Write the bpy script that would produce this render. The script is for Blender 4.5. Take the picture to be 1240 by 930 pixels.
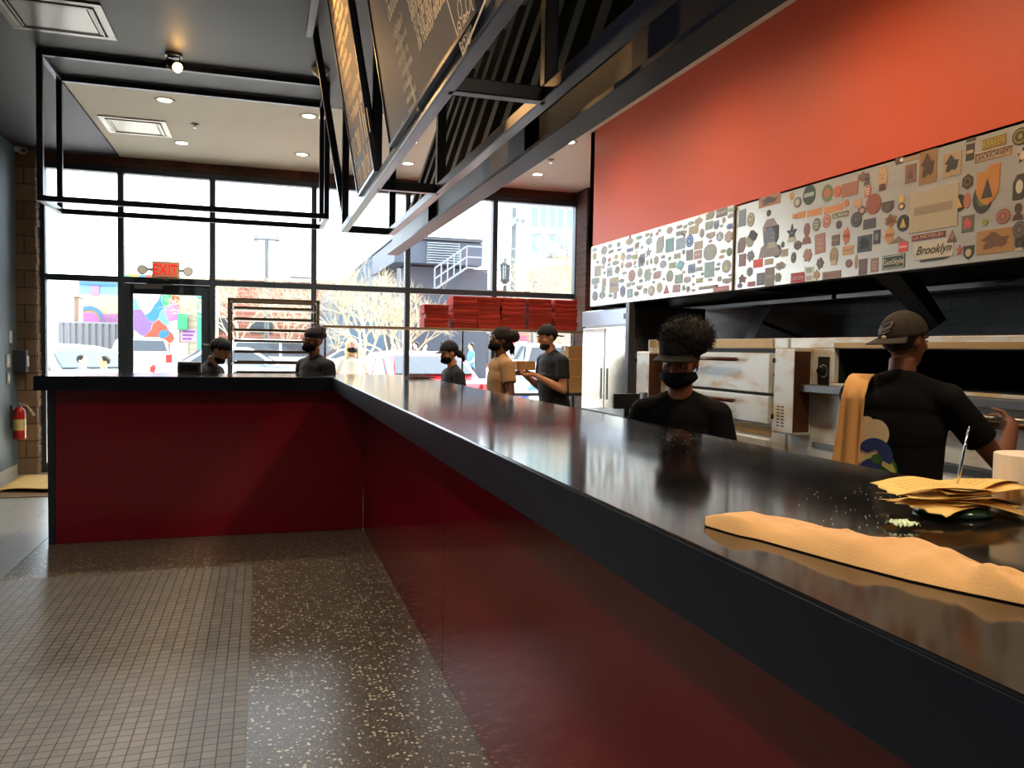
import bpy, bmesh, math, random
from math import sin, cos, pi, radians as R
from mathutils import Vector, Matrix, noise

random.seed(7)
SC = bpy.context.scene
COL = SC.collection
for o in list(bpy.data.objects):
    bpy.data.objects.remove(o)

# ------------------------------------------------------------ camera
CAM_H = 1.5
YAW, PITCH, ROLL, FPX = 0.3034, -0.0438, 0.0169, 967.2
_f0 = Vector((sin(YAW), cos(YAW), 0)); _r0 = Vector((cos(YAW), -sin(YAW), 0)); _u0 = Vector((0, 0, 1))
CF = _f0 * cos(PITCH) + _u0 * sin(PITCH); _u1 = -_f0 * sin(PITCH) + _u0 * cos(PITCH)
CR = _r0 * cos(ROLL) + _u1 * sin(ROLL); CU = -_r0 * sin(ROLL) + _u1 * cos(ROLL)
CO = Vector((0, 0, CAM_H))
cd = bpy.data.cameras.new('camera'); cam = bpy.data.objects.new('camera', cd); COL.objects.link(cam)
cam.matrix_world = Matrix(((CR.x, CU.x, -CF.x, 0), (CR.y, CU.y, -CF.y, 0), (CR.z, CU.z, -CF.z, CAM_H), (0, 0, 0, 1)))
cd.sensor_fit = 'HORIZONTAL'; cd.sensor_width = 36.0; cd.lens = FPX / 1240 * 36.0
cd.clip_start = 0.05; cd.clip_end = 600
SC.camera = cam

def ray(x, y):
    return CF + CR * ((x - 620) / FPX) - CU * ((y - 465) / FPX)
def at(x, y, ax, v):
    d = ray(x, y); t = (v - CO[ax]) / d[ax]
    return CO + d * t
def atY(x, y, Y): return at(x, y, 1, Y)
def atX(x, y, X): return at(x, y, 0, X)
def atZ(x, y, Z): return at(x, y, 2, Z)

# ------------------------------------------------------------ light
W = bpy.data.worlds.new('world'); SC.world = W; W.use_nodes = True
nt = W.node_tree; nt.nodes.clear()
wo = nt.nodes.new('ShaderNodeOutputWorld'); bg = nt.nodes.new('ShaderNodeBackground')
bg.inputs[0].default_value = (0.80, 0.90, 1.0, 1); bg.inputs[1].default_value = 2.3
nt.links.new(bg.outputs[0], wo.inputs[0])
sd = bpy.data.lights.new('sun', 'SUN'); sd.energy = 14.0; sd.angle = R(0.6); sd.color = (1.0, 0.93, 0.80)
sun = bpy.data.objects.new('sun', sd); COL.objects.link(sun)
SUN_TO = Vector((-0.62, -0.55, -0.60))          # direction the light travels
sun.rotation_euler = SUN_TO.to_track_quat('-Z', 'Y').to_euler(); sun.location = (20, 20, 20)
SC.view_settings.view_transform = 'Standard'; SC.view_settings.look = 'None'
SC.view_settings.gamma = 1; SC.view_settings.use_curve_mapping = False
SC.view_settings.exposure = 1.8
def spot(loc, to, e, col, size=70, blend=.6, rad=.04):
    d = bpy.data.lights.new('lamp_light', 'SPOT'); d.energy = e; d.color = col; d.spot_size = R(size); d.spot_blend = blend; d.shadow_soft_size = rad
    o = bpy.data.objects.new('lamp_light', d); COL.objects.link(o); o.location = loc
    o.rotation_euler = (Vector(to) - Vector(loc)).to_track_quat('-Z', 'Y').to_euler(); return o

# ------------------------------------------------------------ materials
def lin(c):
    c = c / 255.0
    return c / 12.92 if c <= .04045 else ((c + .055) / 1.055) ** 2.4
def rgb(r, g, b): return (lin(r), lin(g), lin(b), 1)
def rgd(r, g, b): return (lin(r) * .5, lin(g) * .5, lin(b) * .5, 1)     # outdoor colours darkened to offset the overbright daylight outside
_m = {}
def mat(name, col, rough=.5, metal=0.0, var=.08, scale=6.0, bump=0.0, bscale=60.0, coat=0.0, emit=None, es=0.0, spec=.5, rvar=0.0, sheen=0.0, stretch=None):
    if name in _m: return _m[name]
    m = bpy.data.materials.new(name); m.use_nodes = True; _m[name] = m
    t = m.node_tree; b = t.nodes['Principled BSDF']; N = t.nodes.new; L = t.links.new
    tc = N('ShaderNodeTexCoord'); mp = N('ShaderNodeMapping'); L(tc.outputs['Object'], mp.inputs[0])
    if stretch: mp.inputs['Scale'].default_value = stretch
    nz = N('ShaderNodeTexNoise'); nz.inputs['Scale'].default_value = scale; nz.inputs['Detail'].default_value = 4
    L(mp.outputs[0], nz.inputs[0])
    mx = N('ShaderNodeMix'); mx.data_type = 'RGBA'
    c = Vector(col[:3])
    mx.inputs[6].default_value = (*(c * (1 - var)), 1); mx.inputs[7].default_value = (*[min(1, v) for v in c * (1 + var)], 1)
    L(nz.outputs[0], mx.inputs[0]); L(mx.outputs[2], b.inputs['Base Color'])
    b.inputs['Roughness'].default_value = rough; b.inputs['Metallic'].default_value = metal
    b.inputs['Specular IOR Level'].default_value = spec
    if rvar:
        mr = N('ShaderNodeMapRange'); mr.inputs[3].default_value = max(0, rough - rvar); mr.inputs[4].default_value = rough + rvar
        L(nz.outputs[0], mr.inputs[0]); L(mr.outputs[0], b.inputs['Roughness'])
    if coat: b.inputs['Coat Weight'].default_value = coat; b.inputs['Coat Roughness'].default_value = .05
    if sheen: b.inputs['Sheen Weight'].default_value = sheen
    if bump:
        n2 = N('ShaderNodeTexNoise'); n2.inputs['Scale'].default_value = bscale; n2.inputs['Detail'].default_value = 3; L(mp.outputs[0], n2.inputs[0])
        bp = N('ShaderNodeBump'); bp.inputs['Strength'].default_value = bump; bp.inputs['Distance'].default_value = .01
        L(n2.outputs[0], bp.inputs['Height']); L(bp.outputs[0], b.inputs['Normal'])
    if emit is not None:
        b.inputs['Emission Color'].default_value = emit; b.inputs['Emission Strength'].default_value = es
    return m
def brickmat(name, c1, c2, mortar, bw=.2, bh=.07, ms=.012, axis='XZ', rough=.85, bump=.4, off=.5, var=0.35, coat=0):
    if name in _m: return _m[name]
    m = mat(name, c1, rough, coat=coat); t = m.node_tree; N = t.nodes.new; L = t.links.new; b = t.nodes['Principled BSDF']
    tc = N('ShaderNodeTexCoord'); sp = N('ShaderNodeSeparateXYZ'); cb = N('ShaderNodeCombineXYZ'); L(tc.outputs['Object'], sp.inputs[0])
    a, d = {'XZ': (0, 2), 'YZ': (1, 2), 'XY': (0, 1)}[axis]
    L(sp.outputs[a], cb.inputs[0]); L(sp.outputs[d], cb.inputs[1])
    br = N('ShaderNodeTexBrick'); L(cb.outputs[0], br.inputs[0])
    br.inputs['Color1'].default_value = c1; br.inputs['Color2'].default_value = c2; br.inputs['Mortar'].default_value = mortar
    br.inputs['Scale'].default_value = 1; br.inputs['Mortar Size'].default_value = ms; br.inputs['Brick Width'].default_value = bw; br.inputs['Row Height'].default_value = bh
    br.inputs['Mortar Smooth'].default_value = .1; br.offset = off
    nz = N('ShaderNodeTexNoise'); nz.inputs['Scale'].default_value = 3; nz.inputs['Detail'].default_value = 5; L(tc.outputs['Object'], nz.inputs[0])
    mr = N('ShaderNodeMapRange'); mr.inputs[3].default_value = 1 - var; mr.inputs[4].default_value = 1 + var; L(nz.outputs[0], mr.inputs[0])
    mx = N('ShaderNodeMix'); mx.data_type = 'RGBA'; mx.blend_type = 'MULTIPLY'; mx.inputs[0].default_value = 1
    L(br.outputs[0], mx.inputs[6]); L(mr.outputs[0], mx.inputs[7]); L(mx.outputs[2], b.inputs['Base Color'])
    bp = N('ShaderNodeBump'); bp.inputs['Strength'].default_value = bump; bp.inputs['Distance'].default_value = .008; bp.invert = True
    L(br.outputs[1], bp.inputs['Height']); L(bp.outputs[0], b.inputs['Normal'])
    return m
def emitmat(name, col, s):
    return mat(name, col, emit=col, es=s)

GLASS = bpy.data.materials.new('window_glass'); GLASS.use_nodes = True
t = GLASS.node_tree; t.nodes.clear(); N = t.nodes.new
_o = N('ShaderNodeOutputMaterial'); _x = N('ShaderNodeMixShader'); _t = N('ShaderNodeBsdfTransparent'); _g = N('ShaderNodeBsdfGlossy'); _fr = N('ShaderNodeFresnel')
_t.inputs[0].default_value = (.97, .985, .98, 1); _g.inputs['Roughness'].default_value = .01; _fr.inputs[0].default_value = 1.45
_nz = N('ShaderNodeTexNoise'); _nz.inputs['Scale'].default_value = 1.2; _bp = N('ShaderNodeBump'); _bp.inputs['Strength'].default_value = .02
t.links.new(_nz.outputs[0], _bp.inputs['Height']); t.links.new(_bp.outputs[0], _g.inputs['Normal'])
t.links.new(_fr.outputs[0], _x.inputs[0]); t.links.new(_t.outputs[0], _x.inputs[1]); t.links.new(_g.outputs[0], _x.inputs[2]); t.links.new(_x.outputs[0], _o.inputs[0])

# ------------------------------------------------------------ mesh building
def wloc(o):
    v = Vector((0, 0, 0))
    while o is not None: v += o.location; o = o.parent
    return v
class MB:
    def __init__(s): s.bm = bmesh.new(); s.T = Matrix.Identity(4); s.mi = 0
    def _v(s, p): return s.bm.verts.new(s.T @ Vector(p))
    def _f(s, vs):
        try: f = s.bm.faces.new(vs); f.material_index = s.mi; return f
        except ValueError: return None
    def hexa(s, ps):
        v = [s._v(p) for p in ps]
        for q in ((0,3,2,1),(4,5,6,7),(0,1,5,4),(1,2,6,5),(2,3,7,6),(3,0,4,7)): s._f([v[i] for i in q])
        return s
    def box(s, x0, x1, y0, y1, z0, z1):
        return s.hexa([(x0,y0,z0),(x1,y0,z0),(x1,y1,z0),(x0,y1,z0),(x0,y0,z1),(x1,y0,z1),(x1,y1,z1),(x0,y1,z1)])
    def quad(s, *ps): s._f([s._v(p) for p in ps]); return s
    def poly(s, ps): s._f([s._v(p) for p in ps]); return s
    def ring(s, c, u, v, ru, rv, n, ph=0): return [s._v(c + u * (ru * cos(2*pi*i/n + ph)) + v * (rv * sin(2*pi*i/n + ph))) for i in range(n)]
    def tube(s, pts, rads, n=10, caps=True, flat=1.0, up=None):
        pts = [Vector(p) for p in pts]
        if not hasattr(rads, '__len__'): rads = [rads] * len(pts)
        prev = None; u = None
        for i, p in enumerate(pts):
            d = (pts[min(i+1, len(pts)-1)] - pts[max(i-1, 0)])
            if d.length < 1e-9: d = Vector((0, 0, 1))
            d.normalize()
            if u is None:
                a = Vector(up) if up else (Vector((0, 0, 1)) if abs(d.z) < .9 else Vector((1, 0, 0)))
                u = d.cross(a).normalized()
            u = (u - d * u.dot(d)).normalized(); v = d.cross(u)
            r = s.ring(p, u, v, rads[i], rads[i] * flat, n)
            if prev:
                for k in range(n): s._f([prev[k], prev[(k+1) % n], r[(k+1) % n], r[k]])
            elif caps: s._f(r[::-1])
            prev = r
        if caps: s._f(prev)
        return s
    def bar(s, a, b, w, h=None, up=(0, 0, 1)):
        h = h or w; a = Vector(a); b = Vector(b); d = (b - a).normalized(); up = Vector(up)
        if abs(d.dot(up)) > .98: up = Vector((0, 1, 0))
        u = d.cross(up).normalized(); v = u.cross(d)
        q = [(-1,-1),(1,-1),(1,1),(-1,1)]
        P = [a + u*(x*w/2) + v*(y*h/2) for x, y in q] + [b + u*(x*w/2) + v*(y*h/2) for x, y in q]
        return s.hexa(P)
    def ell(s, c, rx, ry, rz, nu=20, nv=12, f=None):
        c = Vector(c); rows = []
        for j in range(nv + 1):
            a = -pi/2 + pi*j/nv
            if j in (0, nv): rows.append([s._v(c + Vector((0, 0, rz*sin(a))))]); continue
            row = []
            for i in range(nu):
                b = 2*pi*i/nu; p = Vector((cos(a)*cos(b), cos(a)*sin(b), sin(a)))
                k = f(p) if f else 1
                row.append(s._v(c + Vector((p.x*rx*k, p.y*ry*k, p.z*rz*k))))
            rows.append(row)
        for j in range(nv):
            A, B = rows[j], rows[j+1]
            for i in range(nu):
                i2 = (i+1) % nu
                if len(A) == 1: s._f([A[0], B[i2], B[i]])
                elif len(B) == 1: s._f([A[i], A[i2], B[0]])
                else: s._f([A[i], A[i2], B[i2], B[i]])
        return s
    def prism(s, poly, ax, a, b):
        def P(p, h): q = [p[0], p[1]]; q.insert(ax, h); return q
        A = [s._v(P(p, a)) for p in poly]; B = [s._v(P(p, b)) for p in poly]; n = len(poly)
        s._f(A[::-1]); s._f(B)
        for i in range(n): s._f([A[i], A[(i+1) % n], B[(i+1) % n], B[i]])
        return s
    def lathe(s, prof, c=(0, 0, 0), n=24):
        c = Vector(c); prev = None
        for r, z in prof:
            q = [s._v(c + Vector((r*cos(2*pi*i/n), r*sin(2*pi*i/n), z))) for i in range(n)]
            if prev:
                for k in range(n): s._f([prev[k], prev[(k+1) % n], q[(k+1) % n], q[k]])
            prev = q
        return s
    def grid(s, fn, nu, nv, wrap=False):
        g = [[s._v(fn(i/nu, j/nv)) for j in range(nv + 1)] for i in range(nu + 1)]
        for i in range(nu):
            for j in range(nv): s._f([g[i][j], g[i+1][j], g[i+1][j+1], g[i][j+1]])
        return s
    def build(s, name, m, parent=None, smooth=False, bevel=0, solid=0, remesh=0, sm=0, sub=0):
        bmesh.ops.recalc_face_normals(s.bm, faces=s.bm.faces[:])
        me = bpy.data.meshes.new(name)
        if parent is not None: s.bm.transform(Matrix.Translation(-wloc(parent)))
        s.bm.to_mesh(me); s.bm.free()
        for x in (m if isinstance(m, (list, tuple)) else [m]): me.materials.append(x)
        if smooth: me.polygons.foreach_set('use_smooth', [True] * len(me.polygons))
        o = bpy.data.objects.new(name, me); COL.objects.link(o); o.parent = parent
        if bevel:
            b = o.modifiers.new('b', 'BEVEL'); b.width = bevel; b.segments = 2; b.limit_method = 'ANGLE'
        if solid:
            b = o.modifiers.new('s', 'SOLIDIFY'); b.thickness = solid; b.offset = 0
        if remesh:
            b = o.modifiers.new('r', 'REMESH'); b.mode = 'VOXEL'; b.voxel_size = remesh; b.use_smooth_shade = True
        if sm:
            b = o.modifiers.new('m', 'SMOOTH'); b.iterations = sm; b.factor = .5
        if sub:
            b = o.modifiers.new('u', 'SUBSURF'); b.levels = sub; b.render_levels = sub
        return o
def tag(o, label, cat, group=None, kind=None):
    if label: o['label'] = label
    if cat: o['category'] = cat
    if group: o['group'] = group
    if kind: o['kind'] = kind
    return o
def thing(name, label, cat, loc=(0, 0, 0), group=None):
    o = bpy.data.objects.new(name, None); o.empty_display_size = .1; COL.objects.link(o); o.location = loc
    return tag(o, label, cat, group)
def struct(o): o['kind'] = 'structure'; return o
def copy_tree(o, parent=None):
    c = o.copy(); COL.objects.link(c); c.parent = parent
    for ch in list(o.children): copy_tree(ch, c)
    return c
def text_mesh(body, size, m, name, parent, M4, ext=.001, sx=1.0, align='CENTER', shear=0):
    cu = bpy.data.curves.new(name, 'FONT'); cu.body = body; cu.size = size; cu.extrude = ext; cu.shear = shear; cu.align_x = align; cu.align_y = 'CENTER'
    to = bpy.data.objects.new('tmp', cu); COL.objects.link(to)
    dg = bpy.context.evaluated_depsgraph_get(); dg.update(); me = bpy.data.meshes.new_from_object(to.evaluated_get(dg))
    bpy.data.objects.remove(to)
    me.transform(M4 @ Matrix.Diagonal((sx, 1, 1, 1)))
    if parent is not None: me.transform(Matrix.Translation(-wloc(parent)))
    me.materials.clear(); me.materials.append(m)
    o = bpy.data.objects.new(name, me); COL.objects.link(o); o.parent = parent; return o
def frame_mat(o, xd, yd):
    xd = Vector(xd).normalized(); yd = Vector(yd).normalized(); zd = xd.cross(yd); o = Vector(o)
    return Matrix(((xd.x, yd.x, zd.x, o.x), (xd.y, yd.y, zd.y, o.y), (xd.z, yd.z, zd.z, o.z), (0, 0, 0, 1)))

# palette
BLACKST = mat('black_steel', rgb(30, 33, 40), .45, .3, var=.15)
DARKFR = mat('window_frame_black', rgb(52, 62, 72), .45, .2)  # black frame colour lifted to carry the window haze
STEEL = mat('stainless_steel', rgb(170, 168, 164), .3, 1.0, var=.08, scale=3, rvar=.08, stretch=(1, 1, 6))
STEELD = mat('dull_steel', rgb(120, 120, 120), .42, .9, var=.15, scale=5)
WHITEC = mat('white_paint', rgb(225, 220, 208), .7)
CHROME = mat('chrome', rgb(210, 210, 212), .12, 1.0)
BLACKP = mat('black_plastic', rgb(18, 18, 20), .4)
BLACKCL = mat('black_cotton', rgb(12, 13, 17), .92, bump=.2, bscale=90, spec=.2)
GREYP = mat('grey_plastic', rgb(150, 152, 155), .5)
WHITEP = mat('white_plastic', rgb(225, 226, 226), .4)
RUBBER = mat('rubber', rgb(15, 15, 15), .8)
# ============================================================ ROOM
XL, XP, YP, XE, YE, HT = -2.60, 0.795, 6.58, 0.538, 6.458, 1.25
ZC, YW, XH, YH = 3.65, 10.33, 3.10, 7.42
XB, XEL = 1.292, -1.557
X2 = 5.0; Y0 = -3.0
# floor: terrazzo field, mosaic inset, tile strip beyond
terr = mat('terrazzo', rgb(88, 76, 64), .28, var=.12, scale=2.0)
t = terr.node_tree; N = t.nodes.new; L = t.links.new; b = t.nodes['Principled BSDF']
tc = N('ShaderNodeTexCoord')
base = b.inputs['Base Color'].links[0].from_socket
prev = base
for sc_, th, colr in ((48, .24, rgb(205, 192, 160)), (90, .20, rgb(170, 158, 135)), (45, .12, rgb(40, 34, 30))):
    mp = N('ShaderNodeMapping'); mp.inputs['Scale'].default_value = (1, 1.0, 1); mp.inputs['Location'].default_value = (sc_, 3, 0); L(tc.outputs['Object'], mp.inputs[0])
    dn = N('ShaderNodeTexNoise'); dn.inputs['Scale'].default_value = 40; L(mp.outputs[0], dn.inputs[0])
    va = N('ShaderNodeVectorMath'); va.operation = 'MULTIPLY_ADD'; va.inputs[1].default_value = (.022, .022, 0); L(dn.outputs['Color'], va.inputs[0]); L(mp.outputs[0], va.inputs[2])
    vo = N('ShaderNodeTexVoronoi'); vo.inputs['Scale'].default_value = sc_; L(va.outputs[0], vo.inputs[0])
    cr = N('ShaderNodeMath'); cr.operation = 'LESS_THAN'; cr.inputs[1].default_value = th + .08; L(vo.outputs['Distance'], cr.inputs[0])
    sp = N('ShaderNodeSeparateColor'); L(vo.outputs['Color'], sp.inputs[0])
    g2 = N('ShaderNodeMath'); g2.operation = 'GREATER_THAN'; g2.inputs[1].default_value = .55; L(sp.outputs[0], g2.inputs[0])
    mu = N('ShaderNodeMath'); mu.operation = 'MULTIPLY'; L(cr.outputs[0], mu.inputs[0]); L(g2.outputs[0], mu.inputs[1])
    mx = N('ShaderNodeMix'); mx.data_type = 'RGBA'; mx.inputs[7].default_value = colr
    L(mu.outputs[0], mx.inputs[0]); L(prev, mx.inputs[6]); prev = mx.outputs[2]
# grout joints every 0.6 m
br = N('ShaderNodeTexBrick'); br.offset = 0; br.inputs['Scale'].default_value = 1; br.inputs['Brick Width'].default_value = .61; br.inputs['Row Height'].default_value = .61; br.inputs['Mortar Size'].default_value = .002
mp = N('ShaderNodeMapping'); mp.inputs['Location'].default_value = (.055, .0, 0); L(tc.outputs['Object'], mp.inputs[0]); L(mp.outputs[0], br.inputs[0])
mx = N('ShaderNodeMix'); mx.data_type = 'RGBA'; mx.inputs[7].default_value = rgb(52, 46, 41); L(br.outputs[1], mx.inputs[0]); L(prev, mx.inputs[6]); L(mx.outputs[2], b.inputs['Base Color'])
MB().box(XL - .1, X2, Y0, YW + .1, -.12, 0).build('floor', terr)
struct(bpy.data.objects['floor'])
mosaic = brickmat('mosaic_tile', rgb(126, 118, 108), rgb(112, 105, 97), rgb(44, 40, 38), .052, .052, .0025, 'XY', rough=.42, off=0, bump=.5, var=.12)
mo = MB().box(XL, -.055, Y0 + .02, 5.65, .0005, .0035).build('floor_mosaic', mosaic); struct(mo)
tile = brickmat('pale_floor_tile', rgb(150, 150, 146), rgb(140, 140, 138), rgb(90, 88, 84), .61, .305, .004, 'XY', rough=.3, bump=.3, var=.1)
to = MB().box(XL, -1.56, 5.65, YW - .08, .0005, .0035).build('floor_tile', tile); struct(to)

wallp = mat('blue_grey_wall_paint', rgb(92, 112, 124), .6, var=.05)
wl = MB().box(XL - .15, XL, Y0, YW + .15, 0, ZC).build('wall_left', wallp); struct(wl)
wb = MB().box(XL - .15, X2, Y0 - .15, Y0, 0, ZC).build('wall_back', mat('dark_wall_paint', rgb(70, 68, 66), .7)); struct(wb)
struct(MB().box(XL, XL + .015, Y0, YW - .3, 0, .13).build('baseboard_left', mat('pale_baseboard', rgb(176, 174, 166), .5), bevel=.003))
# ceiling
ceil = mat('cream_ceiling_paint', rgb(244, 238, 216), .75, var=.03)
struct(MB().box(XL - .1, X2, Y0, YW + .15, ZC, ZC + .12).build('ceiling', ceil))
bceil = mat('black_ceiling_paint', rgb(50, 50, 53), .55, var=.1, scale=1.5)
cb = MB(); cb.box(XL, 1.11, Y0, 7.43, ZC - .02, ZC + .02); cb.box(XL, -1.58, 7.43, YW - .05, ZC - .02, ZC + .02)
struct(cb.build('ceiling_dark', bceil))
# orange wall above the hood, kitchen walls
orange = mat('orange_wall_paint', rgb(212, 84, 44), .55, var=.03, scale=2)
struct(MB().box(XH, XH + .1, -2.0, YH, 2.50, ZC).box(XH, X2, YH - .1, YH, 2.5, ZC).build('wall_orange', orange))
kb = brickmat('dark_kitchen_brick', rgb(62, 54, 48), rgb(44, 40, 37), rgb(24, 22, 21), .24, .09, .008, 'YZ', rough=.35, var=.4)
struct(MB().box(4.35, 4.5, Y0, YW, 0, ZC).build('wall_kitchen', kb))
struct(MB().box(4.1, 4.2, 9.9, YW, 0, ZC).build('wall_right', brickmat('red_brick_side', rgb(104, 62, 50), rgb(84, 50, 42), rgb(90, 80, 74), .21, .075, .008, 'YZ')))
# brick around the storefront
brx = brickmat('old_brick', rgb(112, 66, 52), rgb(86, 52, 44), rgb(98, 88, 80), .21, .155, .008, 'XZ', var=.45)
struct(MB().box(XL, 4.4, YW - .02, YW + .3, 3.53, ZC).build('wall_window', brx))
struct(MB().box(4.2, 4.4, YW - .04, YW + .3, 0, 3.53).build('wall_window_right', brx))
brl = brickmat('brown_brick_column', rgb(150, 126, 100), rgb(116, 96, 76), rgb(84, 76, 66), .42, .19, .008, 'XZ', var=.35)
cl = MB(); cl.grid(lambda u, v: (XL + .001 + .19*u, YW - .22, 3.65*v), 1, 1)
cl = MB(); cl.box(XL, XL + .19, YW - .22, YW + .3, 0, ZC)
random.seed(3)
for k in range(34):
    z = .02 + k * .106
    cl.box(XL + .19, XL + .19 + random.uniform(.003, .014), YW - .205, YW + .05, z, z + .09)
struct(cl.build('wall_column', brl, bevel=.004))

# storefront glazing: one frame with its mullions, a pane per light
mull = [-2.385, -1.575, -.575, .61, 1.785, 2.95, 4.12]; ZT = 2.235; ZTOP = 3.47
fr = MB()
fr.box(mull[0] - .06, mull[-1] + .08, YW - .06, YW + .06, ZTOP - .01, ZTOP + .06)
fr.box(mull[0] - .02, mull[-1], YW - .05, YW + .05, ZT - .035, ZT + .035)
fr.box(mull[0] - .02, mull[-1], YW - .05, YW + .05, 0, .10)
for i, x in enumerate(mull):
    w = .06 if i in (0, len(mull) - 1) else .032
    off = -w/2 if i == 0 else (w/2 if i == len(mull) - 1 else 0)
    fr.box(x - w + off, x + w + off, YW - .06, YW + .06, 0, ZTOP)
wf = fr.build('window_1', DARKFR, bevel=.004); struct(wf)
for i in range(6):
    a, c = mull[i] + .02, mull[i+1] - .02
    MB().box(a, c, YW - .004, YW + .004, ZT + .03, ZTOP).build('pane', GLASS, wf)
    if i != 1: MB().box(a, c, YW - .004, YW + .004, .09, ZT - .03).build('pane', GLASS, wf)
d = MB(); a, c = mull[1] + .035, mull[2] - .035
d.box(a, a + .09, YW - .03, YW + .03, .01, ZT - .04).box(c - .09, c, YW - .03, YW + .03, .01, ZT - .04)
d.box(a + .09, c - .09, YW - .03, YW + .03, ZT - .16, ZT - .04).box(a + .09, c - .09, YW - .03, YW + .03, .01, .26)
do = d.build('door_1', DARKFR, bevel=.004); struct(do)
MB().box(a + .085, c - .085, YW - .004, YW + .004, .25, ZT - .15).build('pane', GLASS, do)
MB().tube([(a + .14, YW - .09, .8), (a + .14, YW - .09, 1.15)], .012).bar((a + .14, YW - .03, .82), (a + .14, YW - .09, .82), .015).bar((a + .14, YW - .03, 1.13), (a + .14, YW - .09, 1.13), .015).build('door_handle', STEEL, do)
MB().box(-1.42, -1.12, YW - .12, YW - .06, ZT - .10, ZT - .055).bar((-1.3, YW - .09, ZT - .05), (-1.0, YW - .14, ZT - .05), .02).build('door_closer', STEELD, do)

# ============================================================ COUNTER
STONE = mat('polished_black_stone', rgb(16, 16, 18), .095, 0, var=.4, scale=5, rvar=.03, spec=.8)
RED = mat('glossy_red_panel', rgb(112, 8, 24), .16, 0, var=.06, scale=2, coat=.15, spec=.32)
ct = thing('countertop', 'long polished black countertop turning the corner in an L', 'countertop', (XE, YE, HT - .1))
cm = MB()
cm.prism([(XE, -1.0), (XB, -1.0), (XB, 7.26), (XEL, 7.26), (XEL, YE), (XE, YE)], 2, HT - .1037, HT)
cm.build('slab', STONE, ct, bevel=.003)
FAS = mat('dark_navy_edge', rgb(17, 22, 30), .32, 0, var=.15, spec=.22)
fz = MB(); fz.box(XE - .003, XE, -1.0, YE - .003, HT - .1037, HT - .004).box(XEL, XE, YE - .003, YE, HT - .1037, HT - .004).box(XEL - .003, XEL, YE - .003, 7.26, HT - .1037, HT - .004)
fz.build('front_edge', FAS, ct)
cbase = thing('counter_base', 'long red panelled counter front running towards the camera', 'counter', (XP, 2, 0))
bb = MB(); bb.box(XP + .02, XB - .05, -1.0, 6.62, 0, HT - .105); bb.build('carcass', BLACKST, cbase)
for a, c in ((-1.0, .55), (.556, 3.54), (3.546, YP)):
    MB().box(XP, XP + .02, a, c, .004, HT - .105).build('panel', RED, cbase, bevel=.001)
MB().box(XP + .002, XP + .012, 3.541, 3.545, .004, HT - .105).build('seam_strip', mat('red_trim', rgb(150, 20, 26), .3), cbase)
fb = thing('counter_base', 'short red panelled counter front below the window end', 'counter', (-.35, YP, 0))
MB().box(-1.44, XP, YP + .02, 7.1, 0, HT - .105).build('carcass', BLACKST, fb)
MB().box(-1.45, XP, YP, YP + .02, .004, HT - .105).build('panel', RED, fb, bevel=.001)
MB().box(-1.50, -1.45, YP - .01, 7.1, 0, HT - .105).build('end_post', mat('dark_blue_black_trim', rgb(24, 32, 38), .35), fb, bevel=.003)
# ============================================================ CEILING FRAMES
TUBE = mat('dark_square_tube', rgb(42, 47, 62), .3, .4, var=.2)  # tube colour lightened for the same window haze
hf = thing('hanging_frame', 'open black square-tube box frame hanging over the short counter', 'frame', (-.53, 7.0, 2.54))
xa, xb, ya, yb, za, zb = -1.56, .495, 6.70, 7.30, 2.55, ZC - .045; w = .042
for y in (ya, yb):
    for z in (za, zb): MB().box(xa - w/2, xb + w/2, y - w/2, y + w/2, z - w/2, z + w/2).build('long_rail', TUBE, hf, bevel=.004)
for x in (xa, xb):
    for y in (ya, yb): MB().box(x - w/2, x + w/2, y - w/2, y + w/2, za + w/2, zb - w/2).build('upright', TUBE, hf, bevel=.004)
    for z in (za, zb): MB().box(x - w/2, x + w/2, ya + w/2, yb - w/2, z - w/2, z + w/2).build('short_rail', TUBE, hf, bevel=.004)

tr = thing('menu_truss', 'long black steel ceiling frame carrying the menu boards above the counter', 'frame', (.7, 3, 2.29))
w = .045; zl = 2.30; xa, xb = .535, .855
for x in (xa, xb): MB().box(x - w/2, x + w/2, -.6, 5.62, zl - w/2, zl + w/2).build('bottom_rail', TUBE, tr, bevel=.004)
for k in range(4):
    y = 5.6 - k * 1.6
    if k: y = [0, 4.02, 2.42, .8][k]
    MB().box(xa, xb, y - w/2, y + w/2, zl - w/2, zl + w/2 + .001).build('cross_rail', TUBE, tr, bevel=.004)
    for x in (xa, xb):
        yy = y - w/2 - .002
        MB().box(x - w/2, x + w/2, yy - w/2, yy + w/2, zl + w/2, ZC).build('upright', TUBE, tr, bevel=.004)
    MB().bar((xa + .02, y + .03, zl), (xa + .02 - .225, y + .03, ZC - .02), w, .04, up=(0, 1, 0)).build('inclined_post', TUBE, tr, bevel=.004)
MB().box(xa - .26, xa - .215, -.6, 5.66, ZC - .07, ZC - .02).build('top_rail', mat('pale_rail', rgb(120, 118, 116), .4, .4), tr)

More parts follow.
